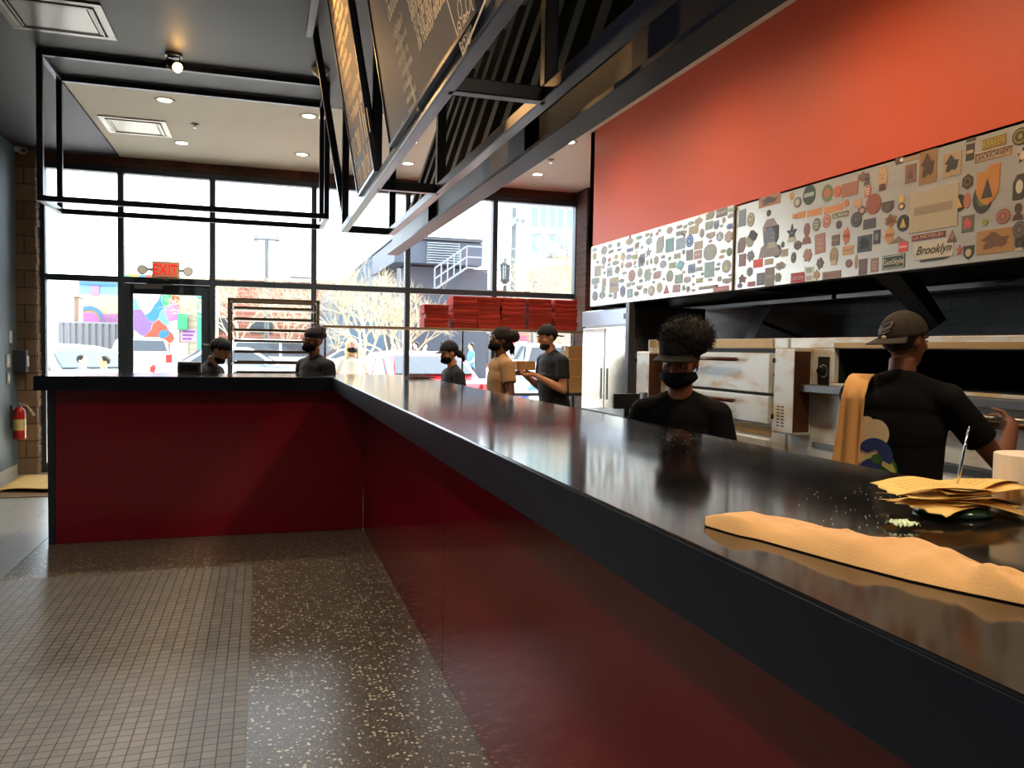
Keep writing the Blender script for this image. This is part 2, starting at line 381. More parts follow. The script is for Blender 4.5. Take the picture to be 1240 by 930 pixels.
# slanted corrugated panel with its steel edge beam
cp = thing('corrugated_bulkhead', 'slanted dark corrugated metal bulkhead above the work side of the counter', 'bulkhead', (1.3, 3, 2.3))
Xb_, zb_, Xt_, zt_ = 1.21, 2.45, 1.585, ZC - .045
nrm = Vector((-(zt_ - zb_), 0, (Xt_ - Xb_))).normalized()
prof = []; y = -.6
while y < 6.85:
    prof += [(y, 0), (y + .15, 0), (y + .20, 1), (y + .34, 1)]; y += .40
prof.append((6.9, 0))
g = MB(); A = []; B = []
for yy, k in prof:
    n_ = nrm * (.075 * k)
    A.append(g._v(Vector((Xb_, yy, zb_)) + n_)); B.append(g._v(Vector((Xt_, yy, zt_)) + n_))
for i in range(len(A) - 1): g._f([A[i], A[i+1], B[i+1], B[i]])
g.build('corrugated_sheet', mat('dark_corrugated_metal', rgb(66, 66, 62), .42, .25, var=.2, scale=2), cp, solid=.003)
bmx = .985
g = MB()
g.box(bmx - .015, bmx + .085, -.6, 6.62, 2.255, 2.27).box(bmx + .03, bmx + .04, -.6, 6.6, 2.27, 2.44).box(bmx - .015, bmx + .085, -.6, 6.6, 2.44, 2.452)
g.build('edge_beam', mat('beam_steel', rgb(34, 38, 52), .42, .3, var=.25), cp)
g = MB()
for y in (1.2, 3.0, 4.9): g.box(bmx - .012, bmx + .03, y, y + .008, 2.27, 2.44)
g.build('stiffener', TUBE, cp)
MB().box(Xt_ - .05, Xt_ + .02, -.6, 6.9, ZC - .035, ZC - .003).build('top_angle', STEELD, cp)

# menu boards: tilted slate boards with chalk drawing
SLATE = mat('chalkboard', rgb(76, 68, 64), .55, var=.18, scale=4)
CHALK = mat('chalk', rgb(236, 214, 180), .8)
def bp(px, py):      # the spot (along, up) of the tilted board plane behind a place in the photo
    o_ = Vector((.515, 0, 2.33)); u_ = Vector((-.165, 0, 1)).normalized(); n_ = Vector((-1, 0, -.165)).normalized()
    d = ray(px, py); k = (o_ - CO).dot(n_) / d.dot(n_); q = CO + d*k; return q.y, (q - o_).dot(u_)
def board(y0, y1, label, seed, kind):
    bo = thing('menu_board', label, 'menu board', (.5, (y0 + y1)/2, 2.32), 'chalk menu boards')
    b0 = Vector((.515, 0, 2.33)); up = Vector((-.165, 0, 1)).normalized(); n = Vector((-1, 0, -.165)).normalized(); Hh = 1.26
    def P(y, h, k=0): return Vector((0, y, 0)) + b0 + up * h + n * k
    MB().hexa([P(y0, 0), P(y1, 0), P(y1, Hh), P(y0, Hh), P(y0, 0, .018), P(y1, 0, .018), P(y1, Hh, .018), P(y0, Hh, .018)]).build('panel', SLATE, bo)
    g = MB()
    for a, c in ((y0 - .012, y0), (y1, y1 + .012)): g.hexa([P(a, -.012), P(c, -.012), P(c, Hh), P(a, Hh), P(a, -.012, .024), P(c, -.012, .024), P(c, Hh, .024), P(a, Hh, .024)])
    g.hexa([P(y0, -.012), P(y1, -.012), P(y1, 0), P(y0, 0), P(y0, -.012, .024), P(y1, -.012, .024), P(y1, 0, .024), P(y0, 0, .024)])
    g.build('edge_trim', TUBE, bo)
    rnd = random.Random(seed); g = MB()
    def stroke(pts, w=.006):
        for (ya, ha), (yb_, hb) in zip(pts, pts[1:]):
            d = Vector((yb_ - ya, hb - ha));
            if d.length < 1e-5: continue
            q = Vector((-d.y, d.x)).normalized() * w / 2
            g.quad(P(ya + q.x, ha + q.y, .0192), P(yb_ + q.x, hb + q.y, .0192), P(yb_ - q.x, hb - q.y, .0192), P(ya - q.x, ha - q.y, .0192))
    def word(y, h, L_, s, w=.006):   # left to right for someone facing the board runs towards -y ... letters as loops
        k = 0; y_ = y
        while k < L_:
            c = rnd.choice('olniue'); a = s * rnd.uniform(.5, .7)
            if c in 'oe': pts = [(y_ - a/2 + a/2*cos(t_*pi/4), h + s/2 + s/2*sin(t_*pi/4)) for t_ in range(9)]
            elif c == 'l': pts = [(y_ - a*.3, h), (y_ - a*.3, h + s*1.5)]
            elif c == 'n': pts = [(y_, h), (y_, h + s), (y_ - a*.6, h + s*.9), (y_ - a*.7, h)]
            elif c == 'u': pts = [(y_, h + s), (y_ - a*.1, h), (y_ - a*.7, h + .1*s), (y_ - a*.7, h + s)]
            else: pts = [(y_, h), (y_, h + s)]
            stroke(pts, w); y_ -= a * 1.25; k += a * 1.25
    W_ = y1 - y0
    if kind == 0:      # lettering in columns, a slice of pizza at the near end
        for px, py, L_, s_, w_ in ((474, 4, .5, .10, .014), (478, 26, .45, .08, .012), (484, 50, .30, .05, .009), (487, 66, .34, .035, .007), (490, 82, .30, .035, .007), (493, 97, .34, .03, .006), (496, 112, .26, .03, .006), (499, 127, .30, .03, .006), (502, 140, .2, .025, .005), (492, 158, .12, .03, .006)):
            y_, h_ = bp(px, py); word(min(y_, y1 - .03), h_, L_ * .6, s_ * .6, w_ * .8)
        for px, py in ((500, 2), (503, 14), (506, 26), (510, 38), (513, 50), (515, 62), (528, 4), (531, 14), (534, 24)):
            y_, h_ = bp(px, py); word(y_, h_, .22, .032, .008)
        for q in range(3):
            a, c = bp(486 + q*2, 40), bp(512 + q, 134); stroke([a, c], .008)
        tip, tl, trr = bp(569, 66), bp(548, -6), bp(603, -14)
        stroke([tl, tip, trr], .008)
        mid = lambda a, c, t_: (a[0] + (c[0]-a[0])*t_, a[1] + (c[1]-a[1])*t_)
        stroke([mid(tl, trr, t_/10) for t_ in range(11)], .01)
        for k in range(12):
            t_ = rnd.uniform(.15, .9); a = mid(tip, mid(tl, trr, rnd.uniform(.12, .88)), t_); r_ = .010 + .012*t_
            stroke([(a[0] + r_*cos(q*pi/5), a[1] + r_*1.3*sin(q*pi/5)) for q in range(11)], .005)
        for q in range(2): stroke([(tip[0] + .022*cos(t_*pi/6)*(1 - .4*q), tip[1] + .05 + .035*sin(t_*pi/6)*(1 - .4*q)) for t_ in range(13)], .005)
    else:
        word(y1 - .03, .16, .7, .11, .016); word(y1 - .06, .02, .6, .085, .014)
        word(y1 - .05, .33, .6, .045, .008); word(y1 - .05, .41, .6, .04, .008)
        for k in range(10): word(y1 - .05 - rnd.uniform(0, .04), .50 + k * .06, rnd.uniform(.3, W_ - .12), .03, .006)
    g.build('chalk_drawing', CHALK, bo)
board(atZ(614, 15, 2.33).y, atZ(487, 175, 2.33).y, 'chalk menu board nearest the camera with a pizza slice drawing', 2, 0)
board(atZ(465, 205, 2.33).y, atZ(438, 235, 2.33).y, 'chalk menu board nearer the windows with large lettering at its foot', 5, 1)

# ceiling fittings
def downlight(x, y, label, e=18, z=ZC):
    t_ = thing('downlight', label, 'ceiling light', (x, y, z), 'recessed downlights'); e *= 2.2
    MB().lathe([(.055, -.001), (.06, -.006), (.085, -.008), (.092, -.001)], (x, y, z), 28).build('trim_ring', WHITEC, t_, smooth=True)
    MB().lathe([(.0005, -.004), (.056, -.004)], (x, y, z), 24).build('lens', emitmat('downlight_glow', (1, .86, .62, 1), 9), t_)
    spot((x, y, z - .02), (x, y, 0), e, (1, .83, .6), 110, .8, .05)
for x, y, l in ((-.83, 7.77, 'lit round downlight above the vent, nearest row left'), (.41, 7.82, 'lit round downlight behind the hanging frame right corner'),
             (-.83, 9.35, 'lit round downlight beside the cream ceiling vent near the windows'), (.42, 9.40, 'lit round downlight near the windows right of the frame'),
             (1.62, 9.40, 'round downlight seen just left of the corrugated bulkhead end'), (3.22, 9.38, 'lit round downlight in front of the right window corner'), (3.02, 7.82, 'lit round downlight beside the far edge of the orange wall')):
    downlight(x, y, l)
def vent(x0, x1, y0, y1, z, label, m):
    t_ = thing('ceiling_vent', label, 'air vent', ((x0+x1)/2, (y0+y1)/2, z))
    g = MB(); w_ = .05
    for a, c, e_, f in ((x0, x1, y0, y0 + w_), (x0, x1, y1 - w_, y1), (x0, x0 + w_, y0 + w_, y1 - w_), (x1 - w_, x1, y0 + w_, y1 - w_)): g.box(a, c, e_, f, z - .012, z)
    g.build('frame', m, t_, bevel=.003)
    g = MB(); q = .10
    g.hexa([(x0+q, y0+q, z-.012), (x1-q, y0+q, z-.012), (x1-q, y1-q, z-.012), (x0+q, y1-q, z-.012), (x0+q, y0+q, z-.006), (x1-q, y0+q, z-.006), (x1-q, y1-q, z-.006), (x0+q, y1-q, z-.006)])
    g.build('diffuser_plate', m, t_, bevel=.002)
    for q, zz in ((.06, .016), (.078, .010)):
        g = MB()
        for a, c, e_, f in ((x0+q, x1-q, y0+q, y0+q+.012), (x0+q, x1-q, y1-q-.012, y1-q), (x0+q, x0+q+.012, y0+q, y1-q), (x1-q-.012, x1-q, y0+q, y1-q)): g.box(a, c, e_, f, z - zz - .004, z - zz + .004)
        g.build('louvre', m, t_)
VM = mat('cream_metal', rgb(214, 208, 190), .35, .3)
vent(-1.50, -.90, 8.50, 9.12, ZC, 'cream square vent in the pale ceiling near the windows', VM)
vent(-1.62, -.98, 5.68, 6.30, ZC - .02, 'grey square vent in the black ceiling at top left', mat('grey_metal_vent', rgb(150, 146, 138), .3, .5))
vent(2.50, 3.0, 8.75, 9.2, ZC, 'pale square vent in the ceiling by the right windows', VM)
p = atZ(745, 103, ZC)
vent(p.x - .2, p.x + .3, p.y - .32, p.y + .2, ZC, 'pale square vent between the bulkhead and the orange wall', mat('pale_vent_metal', rgb(200, 160, 130), .35, .2))
sm = thing('smoke_detector', 'white dome smoke detector on the black ceiling', 'smoke detector', (.42, 6.41, ZC - .02))
MB().lathe([(.001, -.001), (.07, -.001), (.07, -.02), (.055, -.045), (.03, -.052), (.026, -.066), (.001, -.068)], (.42, 6.41, ZC - .02), 28).build('housing', WHITEP, sm, smooth=True)
MB().lathe([(.001, -.066), (.012, -.067), (.012, -.074), (.001, -.076)], (.42, 6.41, ZC - .02), 12).build('indicator', CHROME, sm)
for i, (px, py) in enumerate(((236, 150), (503, 168), (667, 193))):
    q = atZ(px, py, ZC)
    s_ = thing('fire_sprinkler', ['small ceiling sprinkler between the downlights at left', 'small ceiling sprinkler seen beside the menu rail', 'small ceiling sprinkler left of the orange wall'][i], 'sprinkler', q, 'ceiling sprinklers')
    MB().lathe([(.04, 0), (.042, -.006), (.015, -.012)], q, 20).build('escutcheon', WHITEC, s_, smooth=True)
    MB().lathe([(.007, -.008), (.007, -.035), (.02, -.036), (.02, -.04), (.001, -.04)], q, 12).build('head', CHROME, s_)
def tracklight(x, y, aim, label, e, vis=True):
    z = ZC - .02
    t_ = thing('ceiling_spotlight', label, 'spotlight', (x, y, z), 'warm ceiling spotlights')
    MB().lathe([(.001, 0), (.06, 0), (.06, -.02), (.001, -.02)], (x, y, z), 24).build('canopy', STEELD, t_)
    MB().box(x - .045, x - .038, y - .012, y + .012, z - .09, z - .02).box(x + .038, x + .045, y - .012, y + .012, z - .09, z - .02).box(x - .038, x + .038, y - .012, y + .012, z - .027, z - .02).build('bracket', BLACKP, t_)
    c = Vector((x, y, z - .085)); d = (Vector(aim) - c).normalized()
    MB().tube([c - d*.06, c + d*.045], [.036, .038], 20).build('lamp_body', BLACKP, t_)
    MB().tube([c + d*.046, c + d*.06, c + d*.068], [.030, .034, .018], 20).build('bulb', emitmat('amber_bulb', (1, .55, .18, 1), 22), t_, smooth=True)
    spot(c + d*.075, aim, e, (1, .55, .2), 62, .7, .03)
tracklight(-.63, 6.47, (.2, 5.4, 2.9), 'lone warm spotlight on the black ceiling above the hanging frame', 10)
tracklight(-.12, 2.9, (.40, 2.5, 3.15), 'spotlight lighting the near menu board', 22)
tracklight(-.12, 4.35, (.42, 3.98, 3.0), 'spotlight lighting the far menu board', 20)

# security camera on the left wall corner
q = atX(27, 182, XL + .07)
sc_ = thing('security_camera', 'small dome security camera high in the left corner', 'camera', q)
MB().tube([(XL, q.y, q.z + .02), (XL + .05, q.y, q.z + .02)], .045, 16).build('mount', WHITEP, sc_)
MB().ell(q, .05, .05, .045).build('dome', mat('camera_shell', rgb(170, 175, 180), .3), sc_, smooth=True)
MB().ell(q + Vector((.02, -.035, -.01)), .025, .02, .022).build('lens', BLACKP, sc_, smooth=True)
# ============================================================ EXHAUST HOODS AND STICKERS
HOODST = mat('brushed_hood_steel', rgb(205, 200, 190), .32, .55, var=.06, scale=3, rvar=.08, stretch=(1, .3, 8))
HOODIN = mat('dark_hood_steel', rgb(52, 50, 48), .45, .7, var=.3)  # dark steel for the inside and underside of the hoods
ZB, ZTH = 1.93, 2.515
def hood(y0, y1, xf, label):
    h = thing('exhaust_hood', label, 'hood', (xf, (y0+y1)/2, ZB), 'exhaust hoods over the ovens')
    MB().box(xf, xf + .015, y0, y1, ZB, ZTH).build('front_panel', HOODST, h, bevel=.002)
    g = MB(); g.box(xf + .015, 4.34, y1 - .012, y1, ZB, ZTH - .02).box(xf + .015, 4.34, y0, y0 + .012, ZB, ZTH - .02); g.build('end_panel', HOODIN, h)
    MB().box(xf + .015, 4.34, y0, y1, ZTH - .015, ZTH - .002).build('top_panel', HOODIN, h)
    MB().hexa([(xf + .015, y0+.01, ZB), (xf + .10, y0+.01, ZB), (xf + .10, y1-.01, ZB), (xf + .015, y1-.01, ZB), (xf + .015, y0+.01, ZB + .02), (xf + .09, y0+.01, ZB + .02), (xf + .09, y1-.01, ZB + .02), (xf + .015, y1-.01, ZB + .02)]).build('front_lip', HOODIN, h)
    g = MB(); g.hexa([(3.95, y0+.02, ZB+.02), (4.02, y0+.02, ZB+.0), (4.02, y1-.02, ZB+.0), (3.95, y1-.02, ZB+.02), (3.55, y0+.02, ZTH-.05), (3.6, y0+.02, ZTH-.03), (3.6, y1-.02, ZTH-.03), (3.55, y1-.02, ZTH-.05)]); g.build('filter_bank', HOODIN, h)
    MB().box(3.93, 4.08, y0 + .02, y1 - .02, ZB - .03, ZB + .0).build('grease_gutter', STEEL, h)
    return h
hfar = hood(4.83, 7.32, 3.085, 'far exhaust hood with a pale front plastered in small faded stickers')
hnear = hood(-.5, 4.82, 3.10, 'near exhaust hood with large stickers such as the script lettering sticker')

SC_ = {}
def smat(c):
    k = 'sticker_ink_%d_%d_%d' % c
    return mat(k, rgb(*c), .5, var=.1, scale=20)
def shape_pts(kind, w, h, rnd):
    if kind == 'o': return [(w/2*cos(2*pi*i/20), h/2*sin(2*pi*i/20)) for i in range(20)]
    if kind == 'r': return [(-w/2, -h/2), (w/2, -h/2), (w/2, h/2), (-w/2, h/2)]
    if kind == 'h': return [(w/2*cos(pi*i/3 + .5), h/2*sin(pi*i/3 + .5)) for i in range(6)]
    if kind == 't': return [(-w/2, -h/2), (w/2, -h/2), (0, h/2)]
    if kind == 's': return [((w/2 if i % 2 == 0 else w/4.4)*sin(2*pi*i/10), (h/2 if i % 2 == 0 else h/4.4)*cos(2*pi*i/10)) for i in range(10)]
    if kind == 'd': return [(-w/2, h/2), (-w/2, -h*.1), (-w*.3, -h*.35), (0, -h/2), (w*.3, -h*.35), (w/2, -h*.1), (w/2, h/2)]
    if kind == 'b':
        return [(w/2*cos(2*pi*i/22)*(1 + .22*sin(i*2.3 + w*999)), h/2*sin(2*pi*i/22)*(1 + .22*cos(i*1.7 + h*777))) for i in range(22)]
    if kind == 'p': return [(-w/2, -h/2), (w*.25, -h/2), (w/2, -h*.2), (w/2, h/2), (-w*.2, h/2), (-w/2, h*.2)]
    if kind == 'u':   # bust
        return [(-w*.5, -h*.5), (w*.5, -h*.5), (w*.38, -h*.22), (w*.14, -h*.12), (w*.30, h*.05), (w*.33, h*.3), (w*.15, h*.5), (-w*.15, h*.5), (-w*.33, h*.3), (-w*.30, h*.05), (-w*.14, -h*.12), (-w*.38, -h*.22)]
_n = [0]
def ydir(g, cy, cz, pts, x): g.poly([(x, cy - a, cz + b_) for a, b_ in pts])    # +a reads to the right for a viewer facing the hood
def sticker(hd, X, px, py, pw, ph, kind='r', c1=(120, 110, 100), c2=None, text=None, tcol=None, mark=None, ts=1.0, name='sticker', rot=0, shear=0):
    """px,py centre and size in photo units -> its place and size on the hood's face"""
    q = atX(px, py, X); l_ = atX(px - pw/2, py, X); r_ = atX(px + pw/2, py, X); u_ = atX(px, py - ph/2, X); d_ = atX(px, py + ph/2, X)
    w = abs(l_.y - r_.y); h = abs(u_.z - d_.z); rnd = random.Random(_n[0]); _n[0] += 1
    q.z = min(max(q.z, ZB + h/2 + .002), ZTH - h/2 - .002)
    x = X - .0015 - .0002 * (_n[0] % 7); g = MB()
    pts = shape_pts(kind, w, h, rnd)
    if rot: pts = [(a*cos(rot) - b_*sin(rot), a*sin(rot) + b_*cos(rot)) for a, b_ in pts]
    A = [g._v((x, q.y - a, q.z + b_)) for a, b_ in pts]; B = [g._v((X, q.y - a, q.z + b_)) for a, b_ in pts]; n = len(A)
    g._f(A)
    for i in range(n): g._f([A[i], B[i], B[(i+1) % n], A[(i+1) % n]])
    ms = [smat(c1)]
    if c2 is not None:
        ms.append(smat(c2)); g.mi = 1; xx = x - .0006
        mk = mark or rnd.choice(['ring', 'bars', 'dot', 'blob', 'tri', 'band'])
        def add(pp): g.poly([(xx, q.y - a, q.z + b_) for a, b_ in pp])
        if mk == 'ring':
            n_ = 20
            for i in range(n_):
                a0, a1 = 2*pi*i/n_, 2*pi*(i+1)/n_
                add([(w*.40*cos(a0), h*.40*sin(a0)), (w*.40*cos(a1), h*.40*sin(a1)), (w*.32*cos(a1), h*.32*sin(a1)), (w*.32*cos(a0), h*.32*sin(a0))])
            add([(w*.14*cos(2*pi*i/10), h*.16*sin(2*pi*i/10)) for i in range(10)])
        elif mk == 'bars':
            for k in range(3):
                b0 = -h*.28 + k*h*.22; ww = w*rnd.uniform(.22, .36); add([(-ww, b0), (ww, b0), (ww, b0 + h*.10), (-ww, b0 + h*.10)])
        elif mk == 'dot': add([(w*.28*cos(2*pi*i/14), h*.28*sin(2*pi*i/14)) for i in range(14)])
        elif mk == 'blob': add([(w*.33*cos(2*pi*i/16)*(1 + .35*sin(i*2.1)), h*.33*sin(2*pi*i/16)*(1 + .35*cos(i*1.3))) for i in range(16)])
        elif mk == 'tri': add([(-w*.26, -h*.28), (w*.26, -h*.28), (0, h*.3)])
        elif mk == 'band': add([(-w*.4, -h*.09), (w*.4, -h*.09), (w*.4, h*.11), (-w*.4, h*.11)])
        elif mk == 'frame':
            e = .004; W2, H2 = w/2 - .004, h/2 - .004
            for a, b_, c_, d2 in ((-W2, W2, -H2, -H2 + e), (-W2, W2, H2 - e, H2), (-W2, -W2 + e, -H2, H2), (W2 - e, W2, -H2, H2)): add([(a, c_), (b_, c_), (b_, d2), (a, d2)])
        elif mk == 'face':
            for k in (-1, 1): add([(k*w*.14 + w*.05*cos(2*pi*i/8), h*.16 + h*.03*sin(2*pi*i/8)) for i in range(8)])
            add([(-w*.13, h*.0), (w*.13, h*.0), (w*.1, -h*.03), (-w*.1, -h*.03)])
            add([(-w*.38, -h*.5), (w*.38, -h*.5), (w*.3, -h*.24), (-w*.3, -h*.24)])
    parent = hd.children[[c.name.split('.')[0] for c in hd.children].index('front_panel')]
    o = g.build(name, ms, parent)
    if text:
        sz = h * ts
        M4 = frame_mat((x - .0012, q.y, q.z), (0, -1, 0), (0, 0, 1)) @ Matrix.Rotation(rot, 4, 'Z')
        text_mesh(text, sz, smat(tcol or (230, 225, 215)), 'lettering', o, M4, .0004, shear=shear)
        to_ = o.children[-1] if o.children else None
        me = [c for c in bpy.data.objects if c.parent == o][-1].data
        ys = [v.co.y for v in me.vertices]; tw = max(ys) - min(ys); cy = (max(ys) + min(ys)) / 2; k = min(1.6, w*.9/tw)
        for v in me.vertices: v.co.y = cy + (v.co.y - cy) * k
    return o
near = hnear; XN = 3.10
CR_ = (176, 140, 118); DK = (52, 50, 52); GN = (58, 74, 62); BG = (170, 150, 124); OR = (196, 132, 72)
S = lambda *a, **k: sticker(near, XN, *a, **k)
S(980, 236, 15, 24, 'o', GN, (170, 180, 170), mark='band')
S(1002, 234, 13, 21, 'o', (110, 128, 88), (196, 110, 84), mark='dot')
S(1014, 232, 9, 14, 'o', (186, 92, 66), (220, 130, 100)); S(1029, 229, 20, 16, 'r', (160, 108, 84))
S(966, 245, 9, 13, 'o', (120, 116, 110), (196, 188, 176), mark='dot')
for a, w in ((962, 5), (970, 10), (986, 17), (1009, 22)): S(a, 262 - (a - 962)*.19, w, 8 if w > 5 else 6, 'r' if w > 5 else 'o', (206, 138, 84))
S(1025, 246, 6, 9, 'o', (190, 120, 84)); S(1018, 260, 21, 8, 'r', (222, 218, 206), (50, 48, 46), text='WICKED', tcol=(60, 58, 56), mark='frame', ts=.7)
S(1058, 247, 18, 25, 'o', (150, 84, 66)); S(1037, 266, 13, 18, 'o', (66, 64, 66), (110, 100, 100), mark='ring'); S(1044, 255, 11, 10, 'b', (96, 66, 66), (190, 150, 140))
S(1001, 268, 10, 16, 'o', (176, 102, 80), (205, 170, 140), mark='ring'); S(1016, 272, 7, 10, 'o', (84, 72, 64)); S(989, 272, 9, 16, 'o', (120, 118, 98), (190, 182, 160), mark='bars')
S(977, 283, 11, 25, 'u', (140, 96, 82)); S(993, 295, 12, 24, 'r', (168, 128, 116), (184, 146, 134), rot=.08)
S(1012, 291, 9, 13, 'r', (110, 96, 84), (140, 116, 98)); S(1025, 286, 8, 19, 'b', (196, 110, 70), (150, 70, 50)); S(1053, 271, 15, 12, 'r', (84, 80, 86))
S(1047, 295, 17, 20, 'r', (74, 84, 86), (30, 32, 36), mark='blob'); S(1062, 287, 8, 17, 'r', (62, 66, 74), (130, 126, 122))
S(1027, 303, 13, 11, 'r', (196, 158, 110), (170, 130, 90), mark='band'); S(1010, 310, 10, 22, 'o', (160, 138, 108), (196, 180, 152), mark='face')
S(1028, 319, 8, 10, 'o', (130, 94, 76)); S(1037, 317, 4, 18, 'o', (160, 136, 110)); S(1045, 323, 10, 19, 'r', (108, 88, 88)); S(1059, 321, 9, 17, 'r', (150, 118, 104), (180, 150, 130), mark='bars')
S(1007, 335, 22, 9, 'r', (140, 108, 86), (166, 140, 112), mark='frame'); S(989, 333, 7, 11, 'b', (170, 146, 104)); S(993, 319, 8, 13, 'b', (92, 84, 78), (150, 140, 130)); S(978, 309, 10, 15, 'b', (166, 128, 116))
S(966, 338, 17, 12, 'r', (176, 44, 52), text='Supreme', tcol=(226, 190, 190), ts=.75); S(980, 327, 11, 9, 'r', (214, 224, 218), (90, 120, 110), mark='bars'); S(980, 337, 10, 8, 'r', (224, 226, 220), (120, 122, 120), mark='bars')
S(966, 297, 10, 12, 'h', (112, 96, 84), (86, 76, 70)); S(961, 312, 6, 13, 'o', (78, 78, 82), (150, 150, 150), mark='ring'); S(959, 282, 13, 22, 's', (60, 58, 60), (196, 190, 180), mark='face')
S(935, 287, 15, 26, 'd', (54, 54, 56), (176, 172, 164), mark='face'); S(959, 237, 6, 9, 'b', (190, 150, 90))
S(932, 242, 26, 13, 'r', (168, 122, 96), (84, 72, 66), mark='blob'); S(931, 258, 5, 8, 'o', (70, 66, 64)); S(909, 266, 9, 17, 'o', (150, 150, 136), (196, 194, 180), mark='ring')
S(932, 288, 26, 46, 'u', (150, 142, 142), (110, 122, 142), mark='dot'); S(912, 285, 9, 11, 'p', (64, 52, 48), rot=-.6); S(899, 264, 8, 20, 'r', (130, 152, 170))
S(908, 292, 10, 15, 'o', (166, 164, 158)); S(898, 297, 9, 18, 'p', (132, 116, 118)); S(941, 304, 10, 16, 'o', (84, 84, 84), (150, 150, 146), mark='band'); S(950, 306, 8, 9, 'r', (176, 166, 156), (150, 140, 132), mark='bars')
S(948, 296, 4, 8, 'h', (80, 84, 76)); S(918, 319, 11, 10, 'r', (226, 74, 46)); S(899, 315, 8, 15, 'r', (150, 118, 118)); S(909, 310, 9, 13, 'b', (130, 130, 142)); S(931, 317, 10, 7, 'r', (178, 166, 146))
S(945, 322, 12, 9, 'b', (160, 156, 144), (120, 120, 110), mark='bars'); S(932, 335, 11, 22, 'r', (132, 126, 122), (150, 144, 138), mark='band'); S(921, 338, 9, 15, 'r', (110, 110, 122), (140, 134, 140), mark='bars')
S(942, 336, 8, 11, 'b', (130, 134, 120)); S(899, 338, 11, 13, 's', (170, 130, 100), (120, 84, 74)); S(910, 344, 9, 6, 'r', (170, 92, 96)); S(896, 346, 6, 6, 'o', (120, 110, 140)); S(908, 329, 8, 12, 'h', (128, 128, 134))
S(1069, 216, 11, 28, 'o', (190, 156, 116), (96, 60, 44), mark='face'); S(1050, 217, 8, 15, 'u', (120, 108, 88), (60, 50, 44)); S(1051, 232, 7, 13, 'p', (190, 110, 90), (226, 210, 190), mark='bars')
S(1087, 194, 5, 9, 'o', (110, 70, 60)); S(1092, 193, 7, 9, 'o', (60, 44, 40), (226, 214, 200), mark='dot'); S(1103, 192, 19, 5, 'r', (164, 132, 104)); S(1103, 210, 13, 22, 'r', (132, 94, 76), (96, 66, 58), mark='tri')
S(1124, 202, 21, 40, 'r', (150, 112, 72), (84, 58, 42), mark='blob'); S(1153, 199, 22, 28, 'r', (170, 142, 108), (66, 58, 52), mark='blob')
S(1028 + 17, 214, 12, 10, 'b', (126, 96, 82)); S(1052, 229, 1, 1, 'o', (126, 96, 82))
S(1053 - 1, 230, 6, 2, 'r', (150, 60, 60)); S(1048 + 2, 230, 1, 1, 'o', (126, 96, 82)); S(1051 - 12, 246, 9, 9, 'r', (190, 150, 110))
S(1075, 251, 14, 14, 'd', (86, 76, 70), (130, 104, 86)); S(1092, 250, 8, 9, 'o', (110, 74, 54), (220, 200, 170), mark='dot'); S(1092, 241, 6, 9, 'r', (206, 172, 96))
S(1094, 270, 15, 20, 'o', (44, 42, 40), (196, 160, 84), mark='tri'); S(1079, 267, 14, 14, 'b', (150, 106, 70), (110, 76, 54)); S(1077, 285, 11, 20, 'b', (190, 146, 92), (160, 90, 60))
S(1088, 290, 20, 8, 't', (130, 108, 92)); S(1094, 299, 11, 12, 'r', (206, 78, 76), (230, 170, 160), mark='band'); S(1082, 317, 27, 17, 'r', (52, 72, 58), (200, 200, 180), text='GunStyle', tcol=(214, 210, 190), mark='frame', ts=.55)
S(1124, 286, 40, 7, 'r', (118, 60, 50), text='LA MICHELIN', tcol=(206, 176, 150), ts=.85)
S(1130, 253, 58, 50, 'r', (176, 160, 134), (150, 132, 108), mark='band'); S(1122, 237, 20, 12, 'p', (72, 66, 62)); S(1124, 272, 18, 12, 'r', (70, 66, 66)); S(1130, 253, 24, 16, 'r', (160, 128, 92))
S(1130, 302, 47, 21, 'r', (196, 188, 170), None, text='Brooklyn', tcol=(40, 40, 42), ts=.72, shear=.4)
S(1131, 314, 34, 3, 'p', (58, 56, 54)); S(1153, 286, 12, 15, 't', (100, 80, 68), (150, 110, 90), mark='dot'); S(1162, 303, 8, 14, 's', (176, 84, 72)); S(1173, 306, 13, 17, 'd', (60, 56, 54), (190, 170, 140), mark='dot')
S(1172, 220, 15, 19, 'h', (110, 90, 62), (52, 44, 36), mark='ring'); S(1161, 246, 18, 21, 'o', (48, 42, 44), (206, 160, 80), mark='tri'); S(1171, 243, 8, 19, 'o', (176, 104, 70))
S(1172, 271, 14, 20, 'r', (92, 96, 72), (190, 80, 84), mark='blob'); S(1193, 269, 6, 9, 'o', (130, 146, 66)); S(1196, 228, 27, 42, 'd', (186, 124, 60), (70, 64, 62), mark='tri'); S(1190, 240, 24, 37, 'o', (66, 60, 56), (96, 112, 66), mark='dot')
S(1202, 216, 18, 34, 'p', (186, 120, 56), (70, 62, 56), mark='band')
S(1205, 292, 45, 29, 'r', (166, 122, 74), (110, 76, 48), mark='blob'); S(1215, 262, 17, 18, 'o', (140, 84, 72), (176, 120, 100), mark='ring'); S(1233, 256, 13, 20, 'u', (88, 62, 48)); S(1235, 278, 17, 21, 'o', (84, 76, 70), (120, 108, 96), mark='ring')
S(1235, 296, 11, 15, 'd', (52, 48, 46), (190, 180, 160), mark='face'); S(1203, 187, 46, 13, 'r', (214, 180, 144), (48, 34, 28), text='DEADKROWARMY', tcol=(52, 38, 30), mark='frame', ts=.8, rot=0)
S(1175, 184, 10, 20, 'r', (74, 60, 46), (190, 160, 120), mark='band'); S(1176, 169, 11, 4, 'r', (84, 68, 52)); S(1204, 172, 28, 13, 'r', (150, 112, 60), text='KRAKEN', tcol=(190, 176, 84), ts=.95)
